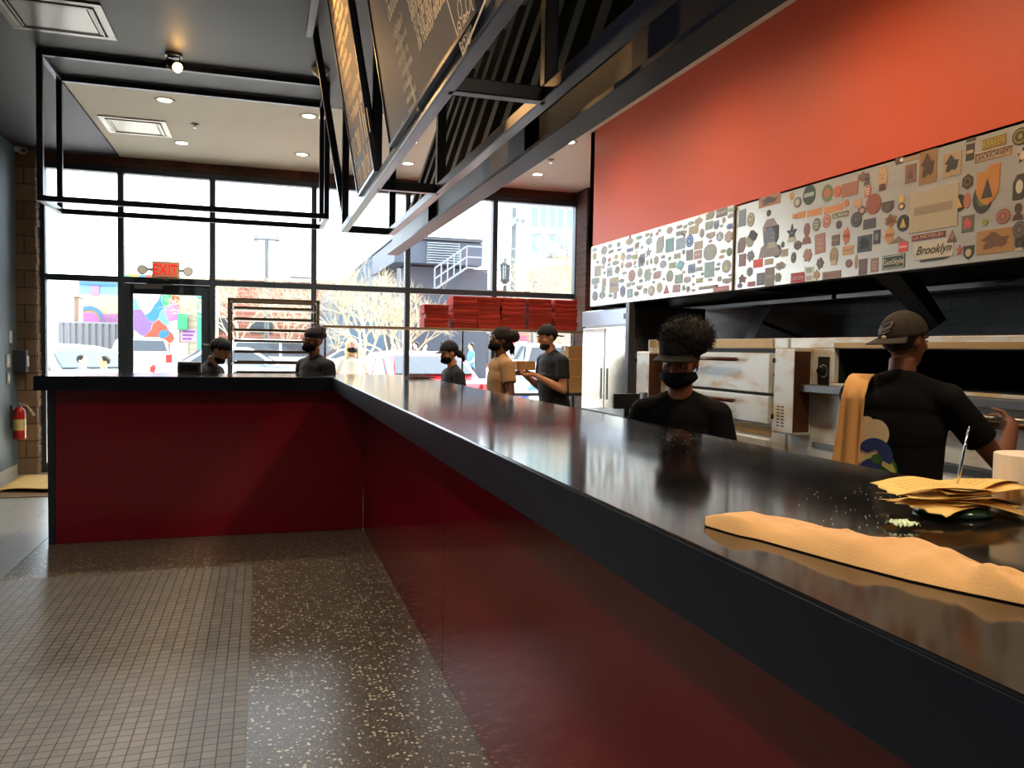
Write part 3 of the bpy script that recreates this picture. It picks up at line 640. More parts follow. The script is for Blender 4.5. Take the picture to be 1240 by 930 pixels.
S(1236, 165, 20, 21, 'o', (80, 66, 44), (150, 140, 74), mark='ring'); S(1239, 188, 14, 20, 's', (60, 46, 38), (210, 180, 150), mark='dot'); S(1235, 226, 16, 30, 'p', (70, 62, 54), (196, 190, 170), mark='dot')
# the far hood: ninety-odd small stickers, colours paled for window glare, set close together
rf = random.Random(12); far_list = []
def Sf(*a, **k): sticker(hfar, 3.085, *a, **k)
Sf(857, 348, 22, 4, 'r', (126, 128, 124), text='STATE UNIVERSITY', tcol=(230, 232, 228), ts=.9); Sf(873, 350, 19, 6, 'r', (190, 108, 112), text='Converse', tcol=(238, 220, 220), ts=.8)
Sf(811, 297, 10, 17, 'r', (128, 176, 190)); Sf(824, 295, 11, 14, 'r', (160, 184, 206)); Sf(835, 292, 9, 15, 'o', (92, 130, 214), (170, 196, 240), mark='ring'); Sf(835, 309, 8, 13, 'r', (140, 148, 150))
Sf(807, 350, 7, 11, 't', (200, 92, 104)); Sf(874, 257, 13, 10, 'r', (126, 120, 124), text='BEAM', tcol=(220, 216, 214), ts=.6); Sf(860, 261, 10, 9, 'p', (160, 156, 146)); Sf(828, 283, 4, 6, 'r', (110, 84, 80), rot=-.5)
Sf(777, 315, 8, 15, 'p', (126, 130, 142), (60, 58, 60), mark='dot'); Sf(763, 290, 3, 11, 'b', (70, 70, 74)); Sf(785, 306, 9, 13, 's', (150, 168, 168)); Sf(883, 305, 6, 11, 'o', (118, 150, 132)); Sf(868, 347, 3, 5, 'o', (100, 98, 100))
taken = [(857, 348, 26, 8), (873, 350, 21, 8), (811, 297, 10, 17), (824, 295, 11, 14), (835, 292, 9, 15), (835, 309, 8, 13), (807, 350, 7, 11), (874, 257, 13, 10), (860, 261, 10, 9), (777, 315, 8, 15), (785, 306, 9, 13), (883, 305, 6, 11)]
cand = []
for k in range(9000):
    x = rf.uniform(719, 887); t_ = (x - 717) / 173.0
    top = 300 - 50 * t_; bot = 367 - 17 * t_
    w = (rf.uniform(8.0, 11.5) if k < 500 else rf.uniform(6.0, 8.5) if k < 2500 else rf.uniform(3.8, 6)) * (.72 + .35*t_); h = w * rf.uniform(1.0, 2.2) if rf.random() < .75 else w * rf.uniform(.6, 1.)
    if rf.random() < .06: w *= 1.5; h *= 1.2
    y = rf.uniform(top + h/2 + .5, bot - h/2 - .5)
    if all(abs(x - a) > (w + c)/2 + .7 or abs(y - b_) > (h + d_)/2 + .8 for a, b_, c, d_ in taken):
        taken.append((x, y, w, h)); cand.append((x, y, w, h))
cand.sort(key=lambda q: -q[2]*q[3])
pal = [(168, 174, 178), (154, 162, 168), (156, 186, 200), (176, 168, 168), (146, 148, 150), (184, 178, 164), (158, 176, 168), (166, 178, 196), (184, 158, 160), (140, 158, 174), (188, 180, 154)]  # sticker colours lightened to carry the window glare
small = MB(); smm = [smat(c) for c in pal]
for i, (x, y, w, h) in enumerate(cand):
    c = rf.choice(pal); kd = rf.choice('oorrdhbpo')
    if i < 84:
        c2 = tuple(int(v * rf.choice((.78, 1.18))) for v in c) if rf.random() < .6 else None
        Sf(x, y, w, h, kd, c, c2)
    else:
        q = atX(x, y, 3.085); wy = abs(atX(x - w/2, y, 3.085).y - atX(x + w/2, y, 3.085).y); hz = h/w * wy * .62
        small.mi = pal.index(c); small.poly([(3.0835, q.y - a, q.z + b_) for a, b_ in shape_pts(kd, wy, hz, rf)])
if len(cand) > 84:
    so = small.build('small_stickers', smm, [c for c in hfar.children if c.name.startswith('front_panel')][0], solid=.001); so['kind'] = 'stuff'

# black angled duct under the near hood
dk = thing('angled_duct', 'black angled duct dropping from under the near hood above the capped cook', 'duct', (3.7, 3.6, 1.75))
a_, b_ = atX(1078, 322, 3.55), atX(1136, 394, 3.75)
MB().tube([a_, (a_ + b_)/2, b_], [.13, .10, .07], 4, flat=.8).build('duct', mat('matt_black_duct', rgb(22, 21, 21), .6, .2), dk, bevel=.005)

# ============================================================ OVENS
ENAM = mat('oven_steel_skin', rgb(215, 218, 216), .32, .15, var=.1, scale=3, rvar=.1)
t = ENAM.node_tree; N = t.nodes.new; L = t.links.new; b = t.nodes['Principled BSDF']; _src = b.inputs['Base Color'].links[0].from_socket
_tc = N('ShaderNodeTexCoord'); _mp = N('ShaderNodeMapping'); _mp.inputs['Scale'].default_value = (1, 2.2, 6); L(_tc.outputs['Object'], _mp.inputs[0])
_nz = N('ShaderNodeTexNoise'); _nz.inputs['Scale'].default_value = 1.6; _nz.inputs['Detail'].default_value = 6; L(_mp.outputs[0], _nz.inputs[0])
_mr = N('ShaderNodeMapRange'); _mr.inputs[1].default_value = .5; _mr.inputs[2].default_value = .72; L(_nz.outputs[0], _mr.inputs[0])
_mx = N('ShaderNodeMix'); _mx.data_type = 'RGBA'; _mx.inputs[7].default_value = rgb(196, 160, 104); L(_mr.outputs[0], _mx.inputs[0]); L(_src, _mx.inputs[6]); L(_mx.outputs[2], b.inputs['Base Color'])
TOAST = mat('heat_browned_steel', rgb(178, 140, 84), .45, .4, var=.3, scale=6)
DARKB = mat('oven_dark_gap', rgb(14, 13, 12), .7)
HANDL = mat('dark_bronze_handle', rgb(92, 58, 44), .35, .5)
XO = 3.22; XBK = 4.25
def door(p, y0, y1, z0, z1, cross, hy0, hy1, hz):
    g = MB().box(XO - .03, XO, y0, y1, z0, z1); d_ = g.build('oven_door', ENAM, p, bevel=.006)
    if cross:
        g = MB(); e = .035
        for a, b2 in (((y1 - .02, z1 - .03), (y1 - 1.05, z0 + .03)), ((y1 - .02, z0 + .03), (y1 - 1.05, z1 - .03))):
            g.bar((XO - .031, a[0], a[1]), (XO - .031, b2[0], b2[1]), .012, .004, up=(1, 0, 0))
        g.build('pressed_cross', ENAM, d_)
    MB().tube([(XO - .075, hy0, hz), (XO - .075, hy1, hz)], .014, 14).build('handle', HANDL, d_, smooth=True)
    for yy in (hy0 + .04, hy1 - .04): MB().tube([(XO - .03, yy, hz), (XO - .075, yy, hz)], .008, 8).build('handle_post', STEELD, d_)
    return d_
def controlbox(p, y0, y1, z0, z1):
    c = MB().box(XO - .13, XO, y0, y1, z0, z1).build('control_box', ENAM, p, bevel=.012)
    g = MB()
    for k in range(7):
        for q in (0, 1): 
            zz = z0 + .045 + k * .02; yy = (y0 + y1)/2 + .02 + q * .045 - .03
            g.box(XO - .1315, XO - .129, yy, yy + .026, zz, zz + .007)
    g.build('vent_slots', DARKB, c)
    g = MB().box(XO - .135, XO - .02, y0 - .003, y0 + .001, z0 + .02, z1 - .02).build('side_face', HANDL, c)
    for zz in (z0 + .1, z1 - .08): MB().tube([(XO - .133, y1 - .002, zz - .014), (XO - .133, y1 - .002, zz + .014)], .009, 8).build('hinge', BLACKP, c)
def dial(p, y, z):
    d_ = MB().box(XO - .004, XO, y - .05, y + .05, z - .085, z + .085).build('dial_plate', mat('dial_plate', rgb(60, 62, 64), .3, .6), p)
    g = MB()
    for k in range(16):
        a = 2*pi*k/16; g.bar((XO - .005, y + .032*cos(a), z + .032*sin(a)), (XO - .005, y + .040*cos(a), z + .040*sin(a)), .002, .002)
    g.build('dial_marks', WHITEP, d_)
    MB().tube([(XO - .004, y, z), (XO - .035, y, z)], .022, 18).build('knob', BLACKP, d_)
    MB().box(XO - .040, XO - .034, y - .02, y + .02, z - .005, z + .005).build('pointer', BLACKP, d_)
ov1 = thing('deck_oven', 'closed stacked deck oven with browned white doors behind the curly-haired worker', 'oven', (XO, 5.3, 0))
MB().box(XO, XBK, 4.37, 6.32, .15, 1.60).build('body', ENAM, ov1, bevel=.006)
MB().box(XO - .006, XO, 4.52, 6.28, 1.535, 1.597).build('top_rail', TOAST, ov1)
door(ov1, 4.52, 5.95, 1.235, 1.50, True, 4.85, 5.55, 1.455)
door(ov1, 4.52, 5.95, 1.03, 1.215, True, 4.87, 5.5, 1.165)
MB().box(XO - .006, XO, 4.52, 5.95, .95, 1.015).build('middle_rail', TOAST, ov1)
door(ov1, 4.52, 5.95, .72, .93, True, 4.87, 5.5, .88)
MB().box(XO - .006, XO + .001, 4.5, 5.97, 1.503, 1.533).build('door_gap', DARKB, ov1)
MB().box(XO - .008, XO + .001, 4.5, 5.97, 1.217, 1.233).build('door_gap', DARKB, ov1)
controlbox(ov1, 6.03, 6.28, .98, 1.50)
dial(ov1, 4.44, 1.36); dial(ov1, 6.0 - .01, 1.36)
for y in (4.45, 6.24): MB().box(XO + .05, XO + .11, y - .03, y + .03, 0, .15).build('leg', STEELD, ov1)
ov2 = thing('deck_oven', 'open-mouthed deck oven in front of the capped cook', 'oven', (XO, 3.3, 0))
g = MB(); y0, y1 = 2.1, 4.345
g.box(XO, XBK, y0, y1, .15, 1.33).box(XO, XBK, y0, y1, 1.535, 1.60).box(XO, XBK, 3.93, y1, 1.33, 1.535).box(XO, XBK, y0, y0 + .06, 1.33, 1.535).box(XBK - .05, XBK, y0, y1, 1.33, 1.535)
g.build('body', ENAM, ov2, bevel=.004)
g = MB(); g.box(XO + .03, XBK - .051, y0 + .061, 3.929, 1.331, 1.334).box(XO + .03, XBK - .051, y0 + .061, 3.929, 1.531, 1.534).box(XBK - .056, XBK - .051, y0 + .07, 3.92, 1.334, 1.531).box(XO+.03, XBK - .051, 3.924, 3.929, 1.334, 1.531)
g.build('baking_chamber', DARKB, ov2)
MB().box(XO - .10, XO, y0, 4.16, 1.27, 1.315).build('loading_shelf', STEELD, ov2, bevel=.004)
MB().box(XO - .008, XO, y0, 3.93, 1.54, 1.57).build('top_rail', TOAST, ov2)
controlbox(ov2, 4.12, 4.33, 1.0, 1.535); dial(ov2, 4.02, 1.40)
door(ov2, 2.2, 3.86, .98, 1.24, False, 2.5, 3.4, 1.2); door(ov2, 2.2, 3.86, .6, .9, False, 2.5, 3.4, .85)
MB().box(XO - .004, XO, y0, 4.1, .93, .965).build('middle_rail', STEEL, ov2)
for y in (2.2, 4.28): MB().box(XO + .05, XO + .11, y - .03, y + .03, 0, .15).build('leg', STEELD, ov2)
pl = thing('pizza_peel', 'steel pizza peel blade standing tilted on the closed deck oven', 'pizza peel', (3.5, 4.9, 1.6))
q = atX(906, 405, 3.5); q2 = atX(917, 374, 3.5)
g = MB(); M_ = Vector((0, q.y - .02, 1.602))
g.hexa([(3.50, q.y + .06, 1.603), (3.47, q.y - .10, 1.603), (3.48, q.y - .10, 1.603), (3.51, q.y + .06, 1.603), (3.60, q.y + .0, 1.84), (3.57, q.y - .16, 1.84), (3.58, q.y - .16, 1.84), (3.61, q.y + .0, 1.84)])
g.build('blade', STEEL, pl, bevel=.004)
MB().tube([(3.56, q.y - .05, 1.74), (4.2, q.y + .25, 1.62)], .014, 10).build('handle', mat('pale_wood_handle', rgb(150, 112, 72), .6), pl)
rod = thing('oven_rod', 'long thin steel rod lying across the top of the open deck oven', 'rod', (3.6, 3.2, 1.61))
MB().tube([(3.45, 3.66, 1.611), (3.42, 2.3, 1.611)], .007, 8).build('rod', STEEL, rod); MB().tube([(3.42, 2.3, 1.613), (3.42, 2.22, 1.613)], .012, 8).build('grip', BLACKP, rod)
# steel post and back splash beyond ovens
po = thing('steel_post', 'tall grey steel post between the refrigerator and the ovens', 'post', (3.15, 6.42, 0))
MB().box(3.06, 3.12, 6.38, 6.45, 0, 1.925).build('post', mat('grey_steel_post', rgb(92, 94, 98), .4, .6), po, bevel=.004)
MB().box(3.04, 3.14, 6.355, 6.475, 0, .012).build('base_plate', STEELD, po)
# refrigerator
fg = thing('refrigerator', 'two-door stainless steel upright refrigerator reflecting the windows', 'refrigerator', (3.2, 7.1, 0))
FX = 3.15
MB().box(FX + .03, 3.9, 6.52, 7.66, .12, 1.90).build('cabinet', STEEL, fg, bevel=.006)
FD = mat('fridge_door_steel', rgb(205, 200, 188), .2, 1.0, var=.06, scale=2, rvar=.05, stretch=(1, 1, .4), bump=.06, bscale=3)
MB().box(FX, FX + .028, 6.53, 7.085, .14, 1.72).build('fridge_door', FD, fg, bevel=.006)
MB().box(FX, FX + .028, 7.095, 7.65, .14, 1.72).build('fridge_door', FD, fg, bevel=.006)
for y in (7.02, 7.16): MB().box(FX - .003, FX + .002, y - .018, y + .018, 1.03, 1.33).build('recessed_handle', BLACKP, fg)
MB().box(FX - .01, FX + .03, 6.53, 7.65, 1.74, 1.89).build('top_grille', mat('blue_white_panel', rgb(180, 188, 205), .3, .5), fg, bevel=.004)
MB().box(FX - .012, FX - .009, 6.60, 6.66, 1.79, 1.84).build('badge', BLACKP, fg)
for y in (6.6, 7.58): MB().tube([(3.3, y, 0), (3.3, y, .12)], .02, 10).build('leg', STEELD, fg)

# prep table behind the counter, work table along the window, monitor
def table(x0, x1, y0, y1, z, label):
    t_ = thing('steel_table', label, 'table', ((x0+x1)/2, (y0+y1)/2, 0))
    MB().box(x0, x1, y0, y1, z - .04, z).build('table_top', STEEL, t_, bevel=.004)
    for x in (x0 + .05, x1 - .05):
        for y in (y0 + .05, y1 - .05): MB().tube([(x, y, 0), (x, y, z - .04)], .02, 10).build('leg', STEELD, t_)
    MB().box(x0 + .04, x1 - .04, y0 + .04, y1 - .04, .25, .27).build('undershelf', STEELD, t_)
    return t_
table(1.1, 4.0, 9.35, 9.95, .96, 'steel work table under the pizza box shelf by the windows')
t2 = thing('prep_counter', 'dark undercounter prep station in front of the refrigerator', 'counter', (2.8, 5.6, 0))
MB().box(2.62, 3.02, 4.9, 6.3, .1, .98).build('cabinet', BLACKST, t2, bevel=.004); MB().box(2.60, 3.04, 4.88, 6.32, .981, 1.01).build('worktop', mat('dark_worktop', rgb(48, 50, 56), .3, .5), t2, bevel=.004)
for x in (2.67, 2.97):
    for y in (4.95, 6.25): MB().tube([(x, y, 0), (x, y, .1)], .02, 8).build('leg', STEELD, t2)
mo_ = thing('monitor', 'small dark monitor seen from behind on the prep station', 'monitor', (2.6, 5.1, 1.011))
q = atY(757, 497, 5.3)
MB().box(q.x - .10, q.x + .11, 5.28, 5.31, 1.08, 1.19).build('screen_back', BLACKP, mo_, bevel=.006)
MB().box(q.x + .125, q.x + .155, 5.25, 5.33, 1.011, 1.20).build('side_panel', STEELD, mo_, bevel=.003)
MB().box(q.x - .06, q.x + .1, 5.24, 5.34, 1.011, 1.022).build('stand_base', BLACKP, mo_); MB().box(q.x - .01, q.x + .03, 5.29, 5.31, 1.02, 1.1).build('stand_neck', BLACKP, mo_)

# ============================================================ WINDOW-SIDE SHELF, PIZZA BOXES, RACK
WOODS = mat('worn_shelf_edge', rgb(150, 132, 108), .5, .3, var=.2)
sh = thing('wall_shelf', 'long narrow shelf across the windows holding red pizza boxes', 'shelf', (2.3, 9.65, 1.74))
MB().box(.66, 4.0, 9.5, 9.95, 1.715, 1.742).build('shelf_board', WOODS, sh, bevel=.003)
for x in (.72, 2.42, 3.9):
    MB().tube([(x, 9.86, 0), (x, 9.86, 1.715)], .013, 10).build('post', STEEL, sh)
PIZR = mat('red_card', rgb(190, 56, 38), .7, var=.12, scale=5)
def pizza_box(w_, d_, h_):
    r = thing('pizza_box', None, 'pizza box')
    g = MB().box(-w_/2, w_/2, -d_/2, d_/2, 0, h_*.62).build('tray', PIZR, r, bevel=.002)
    g = MB(); g.hexa([(-w_/2-.002, -d_/2-.004, h_*.55), (w_/2+.002, -d_/2-.004, h_*.55), (w_/2+.002, d_/2, h_*.55), (-w_/2-.002, d_/2, h_*.55), (-w_/2-.002, -d_/2-.004, h_*.93), (w_/2+.002, -d_/2-.004, h_*.93), (w_/2+.002, d_/2, h_*.93), (-w_/2-.002, d_/2, h_*.93)])
    g.build('lid', PIZR, r, bevel=.003)
    MB().box(-w_*.2, w_*.2, -d_/2 - .006, -d_/2 - .003, h_*.4, h_*.7).build('front_flap', PIZR, r)
    return r
proto = pizza_box(.30, .34, .056); proto.location = (0, 0, -50)
names = ['leftmost low stack', 'second stack from the left', 'third stack from the left', 'fourth stack from the left', 'fifth stack from the left', 'rightmost stack beside the window frame']
cnt = [5, 7, 7, 7, 7, 7]; xs = [2.02, 2.36, 2.67, 2.99, 3.34, 3.69]
ordn = ['bottom', 'second from the bottom', 'third from the bottom', 'fourth from the bottom', 'fifth from the bottom', 'sixth from the bottom', 'topmost']
first = True
rp = random.Random(4)
for i in range(6):
    for k in range(cnt[i]):
        o = proto if first else copy_tree(proto); first = False
        o.location = (xs[i] + rp.uniform(-.012, .012), 9.70 + rp.uniform(-.012, .008), 1.743 + k * .0565); o.rotation_euler.z = rp.uniform(-.03, .03)
        nm = 'topmost' if k == cnt[i] - 1 else ordn[k]
        tag(o, 'flat red pizza box, %s in the %s' % (nm, names[i]), 'pizza box', 'red pizza boxes stacked on the window shelf')
# sheet pan rack
rk = thing('pan_rack', 'tall steel sheet pan rack standing by the windows behind the bearded man', 'rack', (.12, 9.1, 0))
RKM = mat('rack_aluminium', rgb(120, 108, 92), .4, .8, var=.15)
for x in (-.33, .57):
    for y in (8.85, 9.35): MB().box(x - .015, x + .015, y - .015, y + .015, .08, 1.97).build('upright', RKM, rk)
for y in (8.85, 9.35): MB().box(-.345, .585, y - .015, y + .015, 1.955, 1.985).build('top_bar', RKM, rk)
for x in (-.33, .57):
    MB().box(x - .012, x + .012, 8.865, 9.335, 1.958, 1.982).build('side_bar', RKM, rk)
    for y in (8.85, 9.35): MB().tube([(x, y - .02, .045), (x, y + .02, .045)], .045, 16).build('caster', RUBBER, rk)
for k in range(11):
    for x in (-.33, .57):
        s_ = 1 if x < 0 else -1
        MB().box(min(x, x + s_*.045), max(x, x + s_*.045), 8.85, 9.35, .72 + k*.115 - .004, .72 + k*.115).build('runner', RKM, rk)
tr0 = thing('sheet_pan', None, 'pan'); g = MB()
g.box(-.39, .39, -.24, .24, 0, .003)
for a in ((-.405, -.39, -.25, .25), (.39, .405, -.25, .25)): g.box(a[0], a[1], a[2], a[3], 0, .024)
for a in ((-.39, .39, -.25, -.238), (-.39, .39, .238, .25)): g.box(*a, 0, .024)
g.build('pan', mat('worn_aluminium', rgb(150, 130, 104), .35, .9, var=.2), tr0); g = MB()
for a in ((-.41, .41, -.256, -.25), (-.41, .41, .25, .256)): g.box(*a, .020, .027)
g.build('rim', RKM, tr0)
lv = ['lowest shelf level in view', 'second level', 'third level', 'fourth level', 'fifth level', 'sixth level', 'seventh level']
for k in range(7):
    o = tr0 if k == 0 else copy_tree(tr0)
    o.location = (.12, 9.1, .72 + (4 + k) * .115 + .0005)
    if k == 6: o.location.z = .72 + 10 * .115 + .0005
    tag(o, 'aluminium sheet pan on the rack, ' + ('topmost' if k == 6 else ['lowest above the counter', 'second up from the counter', 'third up from the counter', 'fourth up from the counter', 'third from the top', 'second from the top'][k]), 'pan', 'sheet pans on the rack')
# boxes behind the capped man, steel tray rack
for i, (px0, px1, py0, py1, Y, c, l) in enumerate(((645, 664, 430, 447, 8.3, (176, 128, 70), 'plain cardboard box held in the capped man hands'), )):
    pass
def carton(x0, x1, y0, y1, z0, z1, label):
    t_ = thing('cardboard_box', label, 'box', ((x0+x1)/2, (y0+y1)/2, z0), 'cartons by the window')
    cm_ = mat('brown_card', rgb(176, 134, 84), .8, var=.1)
    MB().box(x0, x1, y0, y1, z0, z1).build('carton', cm_, t_, bevel=.003)
    MB().box(x0 - .001, x1 + .001, (y0+y1)/2 - .025, (y0+y1)/2 + .025, z1 - .06, z1 + .001).build('tape', mat('tan_tape', rgb(190, 160, 116), .3), t_)
a, c = atY(681, 470, 9.6), atY(699, 470, 9.6)
carton(a.x, c.x + .12, 9.45, 9.8, .962, 1.16, 'brown carton at the bottom of the pile on the work table')
carton(a.x + .02, c.x + .14, 9.47, 9.8, 1.162, 1.38, 'brown carton second in the pile behind the capped man')
carton(a.x + .03, c.x + .02, 9.49, 9.75, 1.382, 1.55, 'smaller brown carton on top of the pile')

# ============================================================ THINGS ON THE COUNTER
# folded towel
TOWEL = mat('peach_terry_towel', rgb(222, 168, 104), .95, bump=.12, bscale=300, var=.06, scale=12, sheen=.2)
frontp = [(855, 641), (880, 647), (920, 656), (980, 673), (1040, 690), (1100, 706), (1150, 717), (1240, 735), (1400, 772)]
backp = [(853, 621), (880, 619), (912, 614), (960, 626), (1000, 636), (1060, 641), (1120, 652), (1180, 672), (1240, 692), (1400, 744)]
def poly_at(P, t_):
    s_ = [0]
    for a, b_ in zip(P, P[1:]): s_.append(s_[-1] + math.hypot(b_[0]-a[0], b_[1]-a[1]))
    d = t_ * s_[-1]
    for i in range(len(P) - 1):
        if d <= s_[i+1] or i == len(P) - 2:
            k = (d - s_[i]) / (s_[i+1] - s_[i]); return (P[i][0] + k*(P[i+1][0]-P[i][0]), P[i][1] + k*(P[i+1][1]-P[i][1]))
NV = 20
def towel_pt(u, v):
    ew = min(1, .30 + u * 10) ** .6
    f = atZ(*poly_at(frontp, u), HT); b_ = atZ(*poly_at(backp, u), HT + .022 * ew)
    f = Vector((f.x, f.y, HT)); b_ = Vector((b_.x, b_.y, HT)); mid_ = (f + b_) * .5; f = mid_ + (f - mid_) * ew * .9; b_ = mid_ + (b_ - mid_) * ew
    ang = v * 2 * pi
    endk = min(1, .12 + u * 9) ** .5
    hgt = .021 * endk * (1 + .35 * noise.noise(Vector((u * 9, 1.3, 0))))
    cx = .5 - .5 * cos(ang); top = v > .5
    # closed loop: v 0..0.5 = underside front->back, 0.5..1 = top back->front
    if not top:
        k = v * 2; p = f.lerp(b_, k); z = HT + .0015
    else:
        k = 1 - (v - .5) * 2; p = f.lerp(b_, k)
        e = (1 - abs(2*k - 1) ** 3.4)
        wr = noise.noise(Vector((u * 16 + k * 2.5, k * 3, 2))) * .5 + noise.noise(Vector((u * 34 - k*4, k * 5, 5))) * .25
        z = HT + .002 + hgt * e * (1 + .30 * wr) + .006 * e * (1 - k) * 0
        z += .006 * endk * e * max(0, sin(u * 21 + k * 5)) + .004 * e * endk * max(0, sin(u * 47 - k * 9)) * (u > .3)
        if .60 < u < .70: z += .004 * e * sin((u - .60) / .10 * pi)
    return Vector((p.x, p.y, z))
tw = MB().grid(towel_pt, 110, NV * 2)
tw.bm.normal_update(); bmesh.ops.remove_doubles(tw.bm, verts=tw.bm.verts[:], dist=.0002)
o = tw.build('folded_towel', TOWEL, None, smooth=True, sub=1)
tag(o, 'long folded peach terry towel lying along the counter edge', 'towel')

# ticket spindle with order tickets
sx, sy = 1.055, 1.0
spn = thing('ticket_spindle', 'thin steel spike spindle holding order tickets on the counter', 'ticket spindle', (sx, sy, HT))
MB().lathe([(.0005, .0), (.055, .0), (.058, .004), (.05, .010), (.0005, .011)], (sx, sy, HT + .0005), 32).build('base', mat('green_glass_base', rgb(36, 66, 56), .15, coat=.5), spn, smooth=True)
q = atY(1174, 516, 1.02)
tip = Vector((q.x, q.y, q.z))
MB().tube([(sx, sy, HT + .008), tip.lerp(Vector((sx, sy, HT)), .05), tip], [.0022, .0022, .0004], 10).build('spike', CHROME, spn, smooth=True)
TK = mat('yellow_ticket_paper', rgb(238, 196, 110), .75, var=.05, scale=20)
TINK = mat('ticket_ink', rgb(196, 150, 84), .8)
tk = random.Random(9)
tlab = ['lowest order ticket on the spindle, poking out towards the towel', 'order ticket second from the bottom of the spindle pile', 'order ticket with a zigzag edge low in the pile', 'order ticket in the middle of the pile, pointing right', 'order ticket fanned to the left in the pile', 'order ticket turned towards the camera in the pile', 'order ticket lying almost uppermost, turned to the paper roll', 'uppermost order ticket on the spindle with faint writing']
angs = [3.5, .35, -.45, 2.75, 3.05, -.15, .15, 2.9]
for i in range(8):
    an = angs[i] + tk.uniform(-.08, .08); z0 = HT + .016 + i * .0042; Lp, Wp = tk.uniform(.135, .165), .078
    t_ = thing('order_ticket', tlab[i], 'ticket', (sx, sy, z0), 'order tickets on the spindle')
    ca, sa = cos(an), sin(an); o_l = .045
    def tp(u, v, an=an, Lp=Lp, z0=z0, i=i):
        a = -o_l + u * Lp; b_ = (v - .5) * Wp
        zig = (.014 if i < 4 else .006) * (abs((v * 6) % 2 - 1) - .5) if u > .999 else 0
        a += zig
        zz = z0 + .010 * sin(u * 2.6 + i) * (a > 0) * min(1, abs(a) * 12) - .012 * max(0, u - .55) + .004 * cos(v * 3 + i) * min(1, abs(a)*20)
        return Vector((sx + a*ca - b_*sa, sy + a*sa + b_*ca, max(zz, HT + .003 + i*.0012)))
    MB().grid(tp, 18, 12).build('sheet', TK, t_, smooth=True, solid=.0005)
    if i in (4, 6, 7):
        g = MB()
        for r_ in range(4):
            vv = .25 + r_ * .16; u0 = .42
            while u0 < .85:
                du = tk.uniform(.01, .03)
                a1, a2 = tp(u0, vv + tk.uniform(-.02, .02)), tp(u0 + du, vv + tk.uniform(-.02, .02))
                g.bar(a1 + Vector((0, 0, .0009)), a2 + Vector((0, 0, .0009)), .0009, .0003); u0 += du + tk.uniform(.004, .02)
        g.build('handwriting', TINK, t_)
wp = thing('crumpled_wrapper', 'small crumpled pale green paper under the left order tickets', 'paper', (0.985, 1.0, HT))
q = atZ(1093, 639, HT)
g = MB(); 
def wf_(u, v): 
    return Vector((q.x + (u-.5)*.036, q.y + (v-.5)*.030, HT + .004 + .012*abs(noise.noise(Vector((u*5, v*5, 3)))) + .008*abs(noise.noise(Vector((u*11, v*11, 8))))))
wp.location = (q.x, q.y, HT)
g.grid(wf_, 10, 8).build('paper', mat('pale_green_paper', rgb(205, 222, 180), .6), wp, solid=.001)
# receipt paper roll
rx, ry, rr, rh = 1.228, 1.005, .057, .088
q = atZ(1238, 607, HT)
rl = thing('paper_roll', 'white receipt paper roll standing on end at the counter back edge', 'paper roll', (rx, ry, HT))
PAP = mat('white_roll_paper', rgb(232, 214, 186), .8, var=.02)
MB().lathe([(.010, .0), (rr, .0), (rr + .0005, .001), (rr + .0005, rh - .001), (rr, rh), (.010, rh), (.010, .0)], (rx, ry, HT + .001), 56).build('roll', PAP, rl, smooth=False, bevel=0)
MB().lathe([(.0085, .001), (.010, .001), (.010, rh + .0008), (.0085, rh + .0008), (.0085, .001)], (rx, ry, HT + .001), 24).build('core', mat('brown_core', rgb(120, 84, 54), .8), rl)
MB().box(rx + .0, rx + .006, ry - rr - .0015, ry - rr - .0005, HT + .055, HT + .067).build('red_mark', mat('red_roll_mark', rgb(150, 40, 34), .6), rl)
# small terminal, gloves on the far counter
q = atZ(233, 452, HT)
tm = thing('card_terminal', 'small grey box terminal at the window end of the short counter', 'terminal', (-.56, 7.1, HT))
MB().box(-.66, -.48, 7.02, 7.14, HT + .001, HT + .10).build('housing', mat('taupe_plastic', rgb(96, 88, 88), .5), tm, bevel=.008)
MB().box(-.64, -.50, 7.015, 7.02, HT + .02, HT + .08).build('screen', BLACKP, tm)
q = atZ(505, 457, HT)
gl = thing('dark_cloth', 'crumpled dark brown cloth lying on the counter near the windows', 'cloth', (q.x, q.y, HT))
def cf_(u, v):
    a = (u - .5) * .26; b_ = (v - .5) * .16; e = max(0, 1 - (2*u-1)**4) * max(0, 1 - (2*v-1)**4)
    return Vector((q.x + a, q.y - .15 + b_, HT + .002 + e * (.018 + .02 * noise.noise(Vector((u*5, v*4, 7))))))
MB().grid(cf_, 20, 14).build('cloth', mat('dark_brown_cloth', rgb(66, 40, 36), .9, bump=.3), gl, smooth=True, solid=.002)
# flour specks dusted on the counter
g = MB(); rs = random.Random(21)
for k in range(200):
    if k < 150: px, py = rs.gauss(835, 45), rs.gauss(528, 10)
    else: px, py = rs.uniform(960, 1100), rs.uniform(590, 650)
    v = atZ(px, py, HT)
    if not (XE + .03 < v.x < XB - .01): continue
    r_ = rs.uniform(.0004, .0011)
    g.poly([(v.x + r_*cos(i*pi/3), v.y + r_*sin(i*pi/3), HT + .0008) for i in range(6)])
fo = g.build('flour_specks', mat('flour', rgb(226, 220, 208), .9), None, solid=.0008); tag(fo, 'specks of flour scattered on the black counter top', 'flour', kind='stuff')

